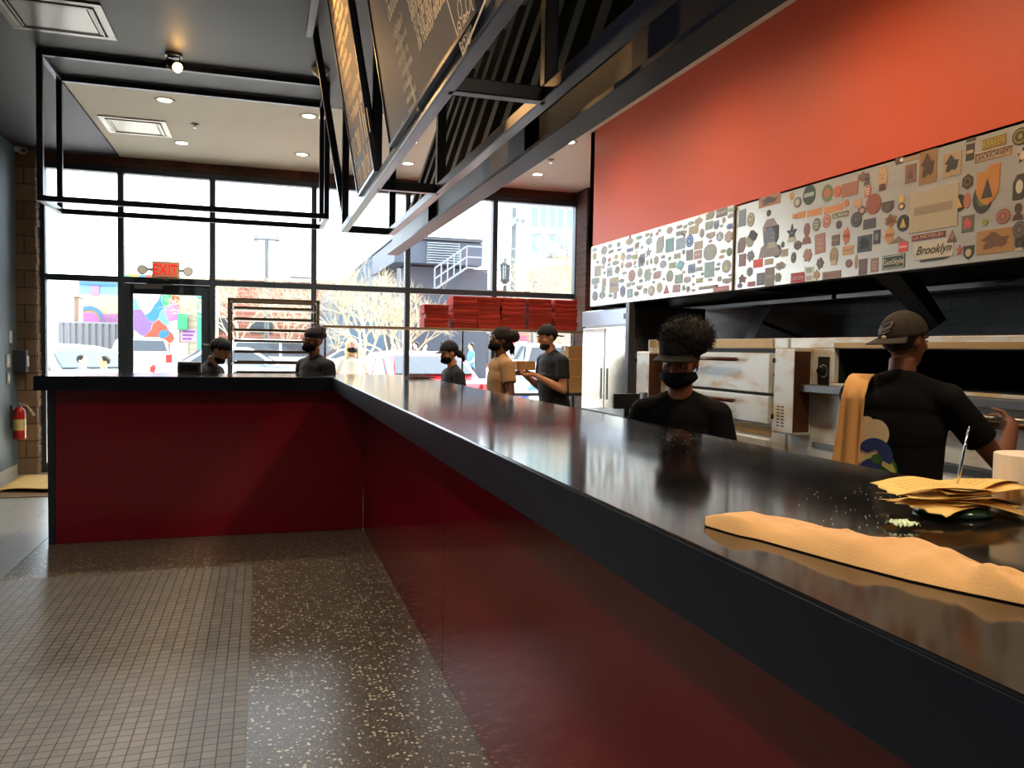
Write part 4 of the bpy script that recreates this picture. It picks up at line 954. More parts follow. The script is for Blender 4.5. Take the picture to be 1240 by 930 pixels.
# ============================================================ LEFT WALL ITEMS
ex = thing('fire_extinguisher', 'red fire extinguisher hung on the left wall by the window', 'fire extinguisher', (XL + .09, 9.85, .5))
X_, Y_ = XL + .085, 9.85
EXR = mat('extinguisher_red', rgb(196, 24, 26), .3, coat=.4)
MB().lathe([(.0005, .43), (.05, .43), (.06, .44), (.06, .70), (.055, .745), (.03, .775), (.018, .785), (.018, .80)], (X_, Y_, 0), 24).build('cylinder', EXR, ex, smooth=True)
MB().lathe([(.0608, .53), (.0608, .65)], (X_, Y_, 0), 24).build('label', mat('extinguisher_label', rgb(226, 214, 150), .5, var=.3, scale=14), ex)
MB().lathe([(.0005, .83), (.02, .83), (.02, .79), (.0005, .79)], (X_, Y_, 0), 16).build('valve', CHROME, ex)
MB().bar((X_, Y_, .83), (X_ + .02, Y_ - .10, .85), .018, .008).bar((X_, Y_, .81), (X_ + .015, Y_ - .09, .79), .018, .008).build('handle', CHROME, ex)
MB().tube([(X_ + .02, Y_, .81), (X_ + .08, Y_ - .03, .79), (X_ + .12, Y_ - .05, .74), (X_ + .15, Y_ - .05, .69)], [.011, .012, .014, .018], 10).build('hose', mat('pale_hose', rgb(176, 160, 140), .5), ex, smooth=True)
MB().box(XL, XL + .025, Y_ - .02, Y_ + .02, .55, .80).build('bracket', STEELD, ex)
def wallbox(name, label, cat, px, py, pw, ph, dep, m, det=None):
    q = atX(px, py, XL); yy = min(max(q.y, 8.2), 10.02); k = (yy) / 967.
    w_ = pw; h_ = ph
    t_ = thing(name, label, cat, (XL, yy, q.z))
    MB().box(XL, XL + dep, yy - w_/2, yy + w_/2, q.z - h_/2, q.z + h_/2).build('case', m, t_, bevel=.004)
    MB().box(XL + dep, XL + dep + .004, yy - w_/4, yy + w_/4, q.z - h_/4, q.z + h_/4).build('plate', det or WHITEP, t_, bevel=.002)
wallbox('switch_plate', 'white wall switch plate uppermost of the fittings on the left wall', 'switch', 12, 408, .09, .13, .012, WHITEP)
wallbox('switch_plate', 'double wall switch plate beside the dark control box', 'switch', 9, 437, .12, .14, .012, mat('grey_switch', rgb(190, 196, 198), .4))
wallbox('outlet_cover', 'grey outlet cover below the switches on the left wall', 'outlet', 9, 458, .10, .12, .014, GREYP)
wallbox('control_box', 'dark wall control box with a pale face sticking out by the brick column', 'control box', 19, 437, .16, .24, .13, mat('dark_box', rgb(60, 64, 72), .5), WHITEP)
# doormats / flattened cardboard at the window end
for i, (x0, x1, y0, y1, z, c, l) in enumerate(((-2.5, -1.62, 8.95, 9.95, .006, (196, 164, 96), 'sunlit tan floor mat rucked up against the left wall'), (-2.45, -1.60, 8.6, 9.1, .006, (110, 84, 54), 'worn brown floor mat partly under the tan one'))):
    t_ = thing('floor_mat', l, 'mat', ((x0+x1)/2, (y0+y1)/2, .0036), 'mats by the door')
    def mf(u, v, x0=x0, x1=x1, y0=y0, y1=y1, i=i):
        x = x0 + (x1-x0)*u; y = y0 + (y1-y0)*v - .25*u*(1-v)*(1 - i)
        return Vector((x, y, .008 + (.03 - .03*i)*abs(sin(u*3.1))*(1-v)**2 + (1 - i)*.006*(1 + sin(u*9 + v*3)) + (1 - i)*.008))
    MB().grid(mf, 24, 14).build('mat_sheet', mat('mat_%d' % i, rgb(*c), .9, var=.25, scale=12, bump=.3), t_, smooth=True, solid=.006)
# exit sign with its two emergency lamps
es = thing('exit_sign', 'lit red EXIT sign with two emergency lamp heads above the glass door', 'exit sign', (-1.09, 10.2, 2.25))
a, c = atY(184, 330, 10.18), atY(217, 330, 10.18); zc_ = 2.355
MB().box(a.x, c.x, 10.17, 10.25, zc_ - .10, zc_ + .10).build('housing', mat('exit_housing', rgb(196, 176, 146), .5), es, bevel=.008)
MB().box(a.x + .02, c.x - .02, 10.163, 10.17, zc_ - .08, zc_ + .08).build('face', mat('exit_face', rgb(214, 130, 110), .4, emit=(1, .3, .2, 1), es=.02), es)
text_mesh('EXIT', .17, mat('exit_red', (.8, .01, .01, 1), emit=(1, .02, .01, 1), es=.25), 'lettering', es, frame_mat(((a.x + c.x)/2, 10.16, zc_), (1, 0, 0), (0, 0, 1)), .002, .78)
for s_, xx in ((-1, a.x - .10), (1, c.x + .10)):
    l_ = MB().tube([(xx, 10.23, zc_), (xx, 10.14, zc_ - .01)], [.05, .055], 18).build('emergency_lamp', GREYP, es, smooth=True)
    MB().tube([(xx, 10.139, zc_ - .01), (xx, 10.136, zc_ - .01)], .045, 18).build('lens', WHITEP, l_)
    MB().bar((xx, 10.21, zc_), (a.x if s_ < 0 else c.x, 10.21, zc_), .03, .03).build('lamp_arm', GREYP, es)
MB().box(a.x + .05, c.x - .05, 10.25, 10.27, zc_ - .05, zc_ + .05).box((a.x+c.x)/2 - .03, (a.x+c.x)/2 + .03, 10.2, YW - .03, zc_ - .115, zc_ - .10).build('mount', GREYP, es)
# small sticker on hood edge / paper tag
# ============================================================ PEOPLE
def skin(name, c): return mat(name, rgb(*c), .55, var=.07, scale=14, bump=.08, bscale=160)
HAIRM = mat('black_hair', rgb(16, 13, 13), .85, bump=.8, bscale=120, var=.3, scale=30)
EYEW = mat('eye_white', rgb(214, 208, 202), .2); EYED = mat('eye_iris', rgb(36, 24, 18), .15); LIPM = mat('lip_skin', rgb(140, 78, 70), .5)
def hand(g, wr, d, side, curl=.5, s=1.0):
    """wr wrist point, d direction of the hand, side = unit vector towards the thumb"""
    d = Vector(d).normalized(); side = Vector(side); side = (side - d*side.dot(d)).normalized(); nrm_ = d.cross(side)
    for k in range(4):   # palm from four blended rays
        o_ = side * ((1.5 - k) * .019 * s)
        g.tube([wr + o_*.5, wr + d*.045*s + o_*.9, wr + d*.088*s + o_], [.019*s, .017*s, .012*s], 8)
    L4 = (.074, .082, .076, .060)
    for k in range(4):
        b = wr + d*.085*s + side*((1.5 - k)*.0205*s); p = [b]; dd = d.copy(); l = L4[k]*s
        for q, fr in enumerate((.42, .32, .26)):
            dd = (dd*cos(curl*(.7 + .3*q)) - nrm_*sin(curl*(.7 + .3*q))).normalized(); p.append(p[-1] + dd*l*fr)
        g.tube(p, [.0098*s, .0092*s, .0086*s, .0066*s], 8)
    b = wr + d*.028*s + side*.026*s; d1 = (d*.65 + side*.75 - nrm_*.25).normalized(); d2 = (d*.9 + side*.25 - nrm_*.4).normalized()
    g.tube([b, b + d1*.040*s, b + d1*.040*s + d2*.032*s, b + d1*.040*s + d2*.056*s], [.014*s, .0115*s, .010*s, .0075*s], 8)
def person(label, x, y, H_, face, skinm, shirt, pants, arms, head=(0, 0), lean=0.0, hair=None, cap=None, mask=True, logo=None, apron=None, vox=.0075, wide=1.0, shirt_len=.84, sleeve=.6, group=None, legs=True, headw=1.0, earring=False, z=0):
    """face = heading angle; local front is -Y. arms: two (elbow, wrist, hand dir, thumb side) in local metres for a 1.75 m figure"""
    root = thing('person', label, 'person', (0, 0, 0), group)
    s = H_/1.75
    LT = Matrix.Rotation(lean, 4, 'X')   # bend forward about the hips
    LT = Matrix.Translation((0, 0, .95)) @ LT @ Matrix.Translation((0, 0, -.95))
    HT_ = LT @ Matrix.Translation((0, -.01, 1.52)) @ Matrix.Rotation(head[1], 4, 'Z') @ Matrix.Rotation(head[0], 4, 'X') @ Matrix.Translation((0, .01, -1.52))
    g = MB(); I = Matrix.Identity(4)
    def torso(g, e, zlo=None):
        g.ell((0, 0, .93), .165*wide + e, .115 + e, .14 + e)
        g.ell((0, .0, 1.09), .148*wide + e, .10 + e, .17 + e)
        g.ell((0, .005, 1.26), .172*wide + e, .112 + e, .18 + e)
        g.ell((0, .01, 1.37), .165*wide + e, .098 + e, .095 + e)
        g.tube([(-.175*wide, .012, 1.405), (0, .012, 1.435), (.175*wide, .012, 1.405)], [.052 + e, .062 + e, .052 + e], 14)
        g.tube([(-.13*wide, .018, 1.43), (0, .018, 1.475), (.13*wide, .018, 1.43)], [.042 + e*.7, .050 + e*.7, .042 + e*.7], 14)
    g.T = LT; torso(g, 0)
    g.tube([(0, .015, 1.42), (0, .0, 1.50), (0, -.005, 1.57)], [.062, .056, .055], 16)
    sh = [Vector((-.185*wide, .012, 1.40)), Vector((.185*wide, .012, 1.40))]
    AR = []
    for k in (0, 1):
        el, wr, hd_, th = arms[k]; el = Vector(el); wr = Vector(wr)
        g.T = LT; a = sh[k]
        g.ell(a, .052, .052, .056, 14, 8)
        g.tube([a, a.lerp(el, .35), el], [.050, .049, .038], 14); g.ell(el, .039, .039, .039, 12, 8)
        g.tube([el, el.lerp(wr, .3), wr], [.038, .040, .025], 14)
        hand(g, wr, hd_, th, .55); AR.append((a, el, wr))
    g.T = I
    for k in (-1, 1):
        if legs:
            g.tube([(k*.09, 0, .93), (k*.10, -.01, .70), (k*.10, -.01, .50)], [.088, .078, .056], 14)
            g.ell((k*.10, -.01, .49), .055, .056, .06, 12, 8)
            g.tube([(k*.10, -.005, .50), (k*.10, .02, .34), (k*.105, .015, .09)], [.052, .055, .036], 14)
            g.tube([(k*.105, .04, .045), (k*.11, -.06, .04), (k*.115, -.16, .03)], [.042, .042, .034], 12, flat=.75)
    g.T = HT_
    hw = headw
    g.ell((0, .012, 1.665), .077*hw, .096, .090, 24, 16)
    g.ell((0, -.022, 1.625), .066*hw, .070, .085, 20, 14)
    g.ell((0, -.040, 1.578), .048*hw, .050, .045, 18, 12)
    g.tube([(0, -.082, 1.665), (0, -.104, 1.632), (0, -.100, 1.624)], [.009, .0135, .012], 10)
    for k in (-1, 1):
        g.ell((k*.013, -.094, 1.624), .009, .010, .008, 10, 6)
        g.ell((k*.031, -.080, 1.674), .026, .012, .008, 12, 6)
        g.ell((k*.046, -.050, 1.630), .022, .030, .022, 12, 8)
        g.ell((k*.077*hw, .010, 1.640), .009, .019, .031, 12, 8)
    g.ell((0, -.086, 1.597), .022, .011, .006, 12, 6); g.ell((0, -.083, 1.587), .019, .011, .007, 12, 6); g.ell((0, -.078, 1.560), .018, .014, .014, 12, 6)
    XF = Matrix.Translation((x, y, z)) @ Matrix.Rotation(face, 4, 'Z') @ Matrix.Scale(s, 4)
    def fin(g, name, m, parent=root, **k):
        g.bm.transform(XF); return g.build(name, m, parent, **k)
    root.location = (x, y, z)
    body = fin(g, 'body', skinm, smooth=True, remesh=vox * s, sm=3)
    # eyes
    for k in (-1, 1):
        g = MB(); g.T = HT_; g.ell((k*.031, -.0815, 1.652), .0125, .0085, .0075, 14, 8); e_ = fin(g, 'eye', EYEW, body, smooth=True)
        g = MB(); g.T = HT_; g.ell((k*.031, -.0885, 1.6482), .0055, .003, .0048, 12, 6); fin(g, 'iris', EYED, e_, smooth=True)
        g = MB(); g.T = HT_; g.tube([(k*.012, -.094, 1.680), (k*.032, -.093, 1.688), (k*.052, -.078, 1.680)], [.003, .0042, .002], 8); fin(g, 'eyebrow', HAIRM, body, smooth=True)
        g = MB(); g.T = HT_; g.tube([(k*.018, -.0895, 1.6560), (k*.031, -.0905, 1.6575), (k*.045, -.085, 1.6550)], [.003, .0052, .003], 8); fin(g, 'eyelid', skinm, body, smooth=True)
    if not mask:
        g = MB(); g.T = HT_; g.ell((0, -.0935, 1.592), .021, .006, .0075, 14, 6); fin(g, 'lips', LIPM, body, smooth=True)
    # clothes
    g = MB(); g.T = LT; torso(g, .017)
    g.tube([(0, .003, 1.28), (0, .0, 1.05), (0, 0, shirt_len)], [.185*wide, .175*wide, .192*wide], 28, flat=.68, up=(0, 1, 0))
    for a, el, wr in AR:
        d = (el - a); g.ell(a, .068, .068, .070, 14, 8); g.tube([a - d*.05, a + d*(sleeve*.5), a + d*sleeve], [.066, .067, .068], 18)
    g.tube([(0, .015, 1.40), (0, .01, 1.462)], [.098, .073], 20)
    st = fin(g, 'shirt', shirt, smooth=True, remesh=vox * s, sm=4)
    if legs:
        g = MB(); g.ell((0, 0, .90), .178*wide, .128, .13)
        for k in (-1, 1): g.tube([(k*.09, 0, .92), (k*.10, -.008, .50), (k*.105, .012, .07)], [.106, .078, .066], 18)
        fin(g, 'trousers', pants, smooth=True, remesh=.011 * s, sm=3)
        for k in (-1, 1):
            g = MB(); g.tube([(k*.105, .055, .052), (k*.11, -.06, .050), (k*.115, -.15, .040), (k*.117, -.18, .034)], [.050, .052, .046, .030], 14, flat=.85); g.box(k*.11 - .05, k*.11 + .05, -.2, .09, .0, .018); fin(g, 'shoe', RUBBER, smooth=True)
    if apron:
        g = MB(); g.T = LT
        def ap(u, v): a = -pi*.92 + u*pi*.84; return Vector((cos(a)*(.205*wide), sin(a)*.150, .55 + v*.52))
        g.grid(ap, 16, 8); a_ = fin(g, 'apron', apron, smooth=True, solid=.004)
        g = MB(); g.T = LT
        for i in range(24):
            a0, a1 = 2*pi*i/24, 2*pi*(i+1)/24
            g.bar((cos(a0)*.202*wide, sin(a0)*.146, 1.06), (cos(a1)*.202*wide, sin(a1)*.146, 1.06), .006, .03)
        fin(g, 'apron_tie', apron, a_)
    if mask:
        g = MB(); g.T = HT_
        def mk(u, v):
            a = -pi/2 + (u - .5)*2.5; zz = 1.540 + v*.082
            rr_ = .078*hw + .014*(1 - abs(2*v - 1)**2)
            ry_ = .094 + .020*(1 - abs(2*v - 1.0)**2)*(1 - abs(2*u-1)) + .012*(v > .3)*(1 - abs(2*u - 1))**2
            k_ = 1 - .28*max(0, .45 - v)
            zz += .018*abs(2*u - 1)*(1 - v) - .014*abs(2*u-1)**2*v
            return Vector((cos(a)*rr_*k_, sin(a)*ry_*k_ + .002, zz))
        g.grid(mk, 24, 12); m_ = fin(g, 'face_mask', mask if mask is not True else BLACKCL, smooth=True, solid=.003)
        for k in (-1, 1):
            g = MB(); g.T = HT_
            g.tube([(k*.070*hw, -.035, 1.626), (k*.083*hw, .005, 1.662), (k*.080*hw, .028, 1.640), (k*.074*hw, -.030, 1.578)], .0022, 6); fin(g, 'ear_loop', BLACKCL, m_)
    if cap:
        col_, back = cap; g = MB(); g.T = HT_ @ Matrix.Translation((0, .012, 1.668 if back else 1.688)) @ Matrix.Rotation(pi if back else 0, 4, 'Z') @ Matrix.Rotation(.34 if back else -.06, 4, 'X')
        rows = []
        def dome(u, v):
            a = 2*pi*u; b = v*pi/2*.99; return Vector((cos(a)*cos(b)*.089*hw, sin(a)*cos(b)*.108, sin(b)*.104))
        g.grid(dome, 32, 12); c_ = fin(g, 'cap', col_, smooth=True, solid=.004)
        T2 = HT_ @ Matrix.Translation((0, .012, 1.668 if back else 1.688)) @ Matrix.Rotation(pi if back else 0, 4, 'Z') @ Matrix.Rotation(.34 if back else -.06, 4, 'X')
        g = MB(); g.T = T2
        def br_(u, v):
            a = -pi*.5 + (u - .5)*2.0; r0x, r0y = .088*hw, .106; ex_ = .075*cos((u-.5)*2.0*.92)
            return Vector((cos(a)*(r0x + v*ex_*.55), sin(a)*(r0y) + -v*ex_, .004 - .012*abs(2*u-1)**2*v - .010*v))
        g.grid(br_, 18, 6); fin(g, 'brim', col_, c_, smooth=True, solid=.004)
        g = MB(); g.T = T2; g.ell((0, 0, .105), .008, .008, .004, 10, 6); fin(g, 'button', col_, c_, smooth=True)
        g = MB(); g.T = T2
        for q in range(6):
            a = 2*pi*q/6 + .5; g.tube([(cos(a)*cos(b)*.0915*hw, sin(a)*cos(b)*.1105, sin(b)*.1065) for b in [i*pi/2/8 for i in range(9)]], .0012, 5)
        fin(g, 'cap_seam', BLACKP, c_)
    if hair: hair(fin, HT_, hw, body, s)
    if logo: logo(fin, LT, HT_)
    return root, fin, LT, HT_
relax = lambda k, f=.25: (Vector((k*.26, .02, 1.13)), Vector((k*.24, -.20, 1.02)), (k*-.2, -.9, -.2), (-k, -.2, .3))

def hair_short(fin, T, hw, body, s):
    g = MB(); g.T = T; g.ell((0, .024, 1.672), .082*hw, .098, .090, 26, 16, lambda p: 1 + .02*noise.noise(p*9)); fin(g, 'hair', HAIRM, smooth=True)
def beard(fin, T, hw, body, s):
    g = MB(); g.T = T
    g.ell((0, -.042, 1.572), .058*hw, .062, .045, 22, 12, lambda p: 1 + .05*noise.noise(p*8)); fin(g, 'beard', HAIRM, smooth=True)
def hair_tail(fin, T, hw, body, s):
    hair_short(fin, T, hw, body, s)
    g = MB(); g.T = T; g.ell((0, .12, 1.60), .035, .04, .045, 16, 10, lambda p: 1 + .12*noise.noise(p*7)); g.tube([(0, .12, 1.6), (.0, .15, 1.56), (0, .15, 1.50)], [.026, .03, .008], 10); fin(g, 'ponytail', HAIRM, smooth=True)
def hair_bun(fin, T, hw, body, s):
    g = MB(); g.T = T
    g.ell((0, .030, 1.678), .088*hw, .108, .100, 30, 20, lambda p: 1 + .05*noise.noise(p*8) + .03*sin(p.x*40)); g.ell((0, .045, 1.60), .070*hw, .07, .07, 18, 10, lambda p: 1 + .08*noise.noise(p*7))
    h_ = fin(g, 'dreadlocks', HAIRM, smooth=True)
    g = MB(); g.T = T; g.ell((0, .150, 1.675), .055, .055, .060, 22, 14, lambda p: 1 + .16*noise.noise(p*5)); fin(g, 'hair_bun', HAIRM, h_, smooth=True)
    rn = random.Random(5)
    for q in range(7):
        g = MB(); g.T = T; x0 = (q - 3)*.017; g.tube([(x0, .10, 1.62), (x0*1.1, .125, 1.57), (x0*1.2 + rn.uniform(-.01, .01), .12, 1.51 - .01*(q % 3))], [.010, .009, .004], 8); fin(g, 'dreadlock', HAIRM, h_, smooth=True)
def hair_wrap(fin, T, hw, body, s):
    W_ = mat('dark_head_wrap', rgb(34, 28, 36), .85, bump=.4)
    g = MB(); g.T = T; g.ell((0, .028, 1.705), .086*hw, .108, .080, 28, 16, lambda p: 1 + .03*sin(p.z*14 + p.x*6)); g.ell((0, .06, 1.735), .066, .078, .060, 20, 12, lambda p: 1 + .08*noise.noise(p*5)); h_ = fin(g, 'head_wrap', W_, smooth=True)
    g = MB(); g.T = T; g.ell((0, .130, 1.69), .028, .025, .03, 14, 8); fin(g, 'wrap_knot', W_, h_, smooth=True)
def afro(fin, T, hw, body, s):
    g = MB(); g.T = T; c = Vector((.026, .040, 1.748)); R_ = (.118, .118, .094)
    g.ell(c, *R_, 40, 26, lambda p: 1 + .09*noise.noise(p*4) + .05*noise.noise(p*13)); g.ell((0, .045, 1.66), .083, .085, .085, 24, 14, lambda p: 1 + .04*noise.noise(p*12)); h_ = fin(g, 'hair', HAIRM, smooth=True)
    rn = random.Random(8); g = MB(); g.T = T
    for q in range(2600):
        v = Vector((rn.gauss(0, 1), rn.gauss(0, 1), rn.gauss(0, 1))).normalized()
        if v.z < -.55: continue
        p = c + Vector((v.x*R_[0], v.y*R_[1], v.z*R_[2])) * rn.uniform(.92, 1.02)
        l_ = rn.uniform(.012, .034); a = p; tw_ = Vector((rn.gauss(0, 1), rn.gauss(0, 1), rn.gauss(0, 1))).normalized()
        pts = [a]
        for k in range(3): pts.append(pts[-1] + (v*.7 + tw_*cos(k*2.1)*.6 + v.cross(tw_)*sin(k*2.1)*.6) * l_/3)
        for k in range(3):
            w_ = tw_.cross(v).normalized() * .0011
            g.quad(pts[k] - w_, pts[k] + w_, pts[k+1] + w_, pts[k+1] - w_)
    fin(g, 'curls', HAIRM, h_)
BTROU = mat('black_trousers', rgb(22, 22, 26), .9); BLUEB = mat('navy_black_cotton', rgb(20, 24, 34), .85, bump=.2)
DKSK = skin('deep_brown_skin', (112, 70, 50)); MDSK = skin('brown_skin', (150, 98, 72)); LTSK = skin('tan_skin', (196, 140, 108)); PLSK = skin('fair_skin', (206, 152, 124))

# curly-haired worker behind the counter
def logo7(fin, LT, HT_):
    M_ = LT @ frame_mat((.045, -.125, 1.285), (1, 0, 0), (0, -.05, 1))
def put_text(fin, T, org, xd, yd, body, size, m, name, parent):
    """lettering sewn or printed on clothing, carried by the same pose as the figure"""
    cu = bpy.data.curves.new(name, 'FONT'); cu.body = body; cu.size = size; cu.extrude = .0006; cu.align_x = 'CENTER'; cu.align_y = 'CENTER'
    to_ = bpy.data.objects.new('tmp', cu); COL.objects.link(to_); dg = bpy.context.evaluated_depsgraph_get(); dg.update()
    me = bpy.data.meshes.new_from_object(to_.evaluated_get(dg)); bpy.data.objects.remove(to_)
    g = MB(); g.bm.from_mesh(me); g.bm.transform(T @ frame_mat(org, xd, yd)); return fin(g, name, m, parent)
CAPB = mat('black_cap_cloth', rgb(20, 20, 24), .85, bump=.3); CAPO = mat('faded_olive_cap', rgb(44, 37, 31), .85, bump=.3)
a7 = [(Vector((-.225, -.02, 1.13)), Vector((-.15, -.24, 1.06)), (.3, -.9, -.2), (.9, -.1, .3)), (Vector((.225, -.02, 1.13)), Vector((.15, -.24, 1.06)), (-.3, -.9, -.2), (-.9, -.1, .3))]
r7, f7, L7, H7 = person('masked worker with large black curly hair and black cap, looking down', 1.63, 2.90, 1.555, -.66, MDSK, BLACKCL, BTROU, a7,
    head=(.24, -.10), lean=.03, hair=afro, cap=(CAPB, False), vox=.0062, wide=.90, sleeve=.62)
sh7 = [c for c in r7.children if c.name.startswith('shirt')][0]
put_text(f7, L7, (.075, -.143, 1.262), (1, .25, 0), (0, -.10, 1), 'ARTICHOKE', .019, mat('red_thread', rgb(150, 50, 44), .7), 'chest_lettering', sh7)
# capped cook seen from behind, towel over the shoulder
fa = .80*pi                           # local front turned away from the camera and to the right
fa = math.atan2(.80, -.55) + pi/2 + pi
a8 = [(Vector((-.24, -.08, 1.12)), Vector((-.12, -.30, 1.12)), (.3, -.9, .1), (.8, .2, .4)), (Vector((.36, -.20, 1.20)), Vector((.30, -.44, 1.30)), (-.45, -.8, .15), (-.4, .3, .8))]
def hdg(dx, dy): return math.atan2(dx, -dy)       # heading whose front (-Y) points along (dx, dy)
a8 = [(Vector((-.36, -.16, 1.14)), Vector((-.36, -.42, 1.30)), (.55, -.7, .1), (.2, .1, .95)), (Vector((.21, -.22, 1.16)), Vector((-.02, -.38, 1.29)), (-.75, -.6, .15), (-.2, .1, .95))]
r8, f8, L8, H8 = person('cook seen from behind in a black printed T-shirt and faded cap at the open oven', 2.47, 2.62, 1.66, hdg(.84, .54), DKSK, BLACKCL, BTROU, a8,
    head=(.10, -.45), lean=.04, hair=hair_short, cap=(CAPO, True), mask=False, vox=.0065, wide=1.0, sleeve=.62)
sh8 = [c for c in r8.children if c.name.startswith('shirt')][0]
# back print: plain rounded figure in cream, green, blue
def back(g, pts, k=0):
    g.poly([(a, .142 + .0015*k + .0 - .22*a*a, b_) for a, b_ in pts])
def circ(cx, cz, rx_, rz_, n=26): return [(cx + rx_*cos(2*pi*i/n), cz + rz_*sin(2*pi*i/n)) for i in range(n)]
CREAM = mat('print_cream', rgb(236, 214, 176), .8); GRNP = mat('print_green', rgb(60, 110, 56), .8); BLUP = mat('print_blue', rgb(44, 62, 128), .8); YEL = mat('print_yellow', rgb(206, 200, 110), .8)
def wide_poly(name, m, outline, k):
    g = MB(); g.T = L8
    # fan of small faces so the print follows the curved back
    cx = sum(p[0] for p in outline)/len(outline); cz = sum(p[1] for p in outline)/len(outline)
    def P(a, b_): return (a, .148 + .0012*k - 1.1*a*a + .10*(b_-1.25)*0, b_)
    n = len(outline)
    for i in range(n):
        p, q = outline[i], outline[(i+1) % n]; R_ = 4
        for r_ in range(R_):
            t0, t1 = r_/R_, (r_+1)/R_
            A = [P(cx + (p[0]-cx)*t0, cz + (p[1]-cz)*t0), P(cx + (p[0]-cx)*t1, cz + (p[1]-cz)*t1), P(cx + (q[0]-cx)*t1, cz + (q[1]-cz)*t1), P(cx + (q[0]-cx)*t0, cz + (q[1]-cz)*t0)]
            g.poly(A[1:] if r_ == 0 and False else (A if r_ else A[0:3]))
    return f8(g, name, m, sh8)
# local +X is the figure's left hand seen from the front, i.e. left-right flips on the back; towel side is -X in the picture's left
def band(cx, cz, r, w_, a0, a1, n=14):
    o = [(cx + (r + w_/2)*cos(a0 + (a1-a0)*i/n), cz + (r + w_/2)*sin(a0 + (a1-a0)*i/n)) for i in range(n+1)]
    return o + [(cx + (r - w_/2)*cos(a0 + (a1-a0)*i/n), cz + (r - w_/2)*sin(a0 + (a1-a0)*i/n)) for i in range(n, -1, -1)]

# stitched wing mark and pale patch on the cook's cap
T8 = H8 @ Matrix.Translation((0, .012, 1.668)) @ Matrix.Rotation(pi, 4, 'Z') @ Matrix.Rotation(.34, 4, 'X')
def on_cap(a, b_): return Vector((cos(a)*cos(b_)*.0925, sin(a)*cos(b_)*.1115, sin(b_)*.1075))
cp8 = [c for c in r8.children if c.name.startswith('cap')][0]
g = MB(); g.T = T8
for pts in (((-2.1, .35), (-1.7, .62), (-1.25, .75), (-1.3, .55), (-1.75, .42), (-2.1, .35)), ((-2.05, .30), (-1.6, .38), (-1.3, .50)), ((-2.0, .24), (-1.6, .27), (-1.35, .36))):
    g.tube([on_cap(a, b_) for a, b_ in pts], .0022, 6)
f8(g, 'stitched_wing', mat('grey_thread', rgb(150, 144, 136), .7), cp8)
g = MB(); g.T = T8; g.ell(on_cap(-1.62, .10), .012, .006, .009, 10, 6); f8(g, 'patch', mat('pale_gold_patch', rgb(226, 196, 150), .3), cp8)

# short worker, masked, dark shirt
CAPN = mat('navy_cap_cloth', rgb(26, 28, 38), .85, bump=.3)
aN = [relax(-1), relax(1)]
person('short masked worker in a black top and cap with tied-back hair', 1.80, 7.75, 1.54, hdg(-1, -.15), LTSK, BLUEB, BTROU, aN, head=(.30, 0), hair=hair_tail, cap=(CAPN, False), vox=.010)
person('masked man with a dreadlock bun and sandy tan T-shirt facing left', 2.12, 7.15, 1.68, hdg(-1, -.05), DKSK, mat('sand_cotton', rgb(176, 138, 98), .9, bump=.25), BTROU, aN, head=(.06, 0), hair=hair_bun, vox=.010, apron=BLACKCL, shirt_len=.86)
a6 = [(Vector((-.25, -.02, 1.13)), Vector((-.11, -.27, 1.31)), (.05, -.95, .1), (.8, -.1, .5)), (Vector((.26, -.02, 1.13)), Vector((.11, -.27, 1.31)), (-.05, -.95, .1), (-.8, -.1, .5))]
r6, f6, L6, H6 = person('bearded man in a navy T-shirt and backwards black cap holding out a small box', 2.76, 7.40, 1.73, hdg(-1, -.12), LTSK, BLUEB, BTROU, a6, head=(.22, 0), lean=.10, hair=lambda *a: (hair_short(*a), beard(*a)), cap=(CAPB, True), mask=False, vox=.009, wide=1.15)
sh6 = [c for c in r6.children if c.name.startswith('shirt')][0]
put_text(f6, L6, (.075, -.142, 1.30), (1, .25, 0), (0, -.1, 1), 'ARTICHOKE', .016, CREAM, 'chest_lettering', sh6)
bx = thing('cardboard_box', 'small open cardboard box held by the man in the backwards cap', 'box', (2.45, 7.33, 1.4))
cm_ = mat('brown_card', rgb(176, 134, 84), .8)
q = (Matrix.Translation((2.76, 7.40, 0)) @ Matrix.Rotation(hdg(-1, -.12), 4, 'Z') @ Matrix.Scale(1.73/1.75, 4) @ L6) @ Vector((0, -.33, 1.345))
g = MB(); g.box(q.x - .09, q.x + .10, q.y - .12, q.y + .12, q.z + .005, q.z + .085); bo_ = g.build('carton', cm_, bx, bevel=.002)
MB().hexa([(q.x-.09, q.y-.12, q.z+.086), (q.x+.10, q.y-.12, q.z+.086), (q.x+.10, q.y+.12, q.z+.086), (q.x-.09, q.y+.12, q.z+.086), (q.x-.06, q.y-.12, q.z+.09), (q.x+.10, q.y-.12, q.z+.09), (q.x+.10, q.y+.12, q.z+.09), (q.x-.06, q.y+.12, q.z+.09)]).build('flap', cm_, bx)
a2 = [relax(-1), relax(1)]
r2, f2, L2_, H2 = person('masked man in a navy T-shirt with a dark head wrap behind the counter', .46, 7.62, 1.64, hdg(-.85, -.5), DKSK, BLUEB, BTROU, a2, head=(.12, -.1), hair=hair_wrap, vox=.009, wide=1.22)
sh2 = [c for c in r2.children if c.name.startswith('shirt')][0]
put_text(f2, L2_, (.085, -.148, 1.27), (1, .3, 0), (0, -.1, 1), 'ARTICHOKE', .018, CREAM, 'chest_lettering', sh2)
a1 = [(Vector((-.25, -.08, 1.14)), Vector((-.14, -.28, 1.10)), (.2, -.9, -.1), (.8, -.1, .4)), (Vector((.25, -.08, 1.14)), Vector((.14, -.28, 1.10)), (-.2, -.9, -.1), (-.8, -.1, .4))]
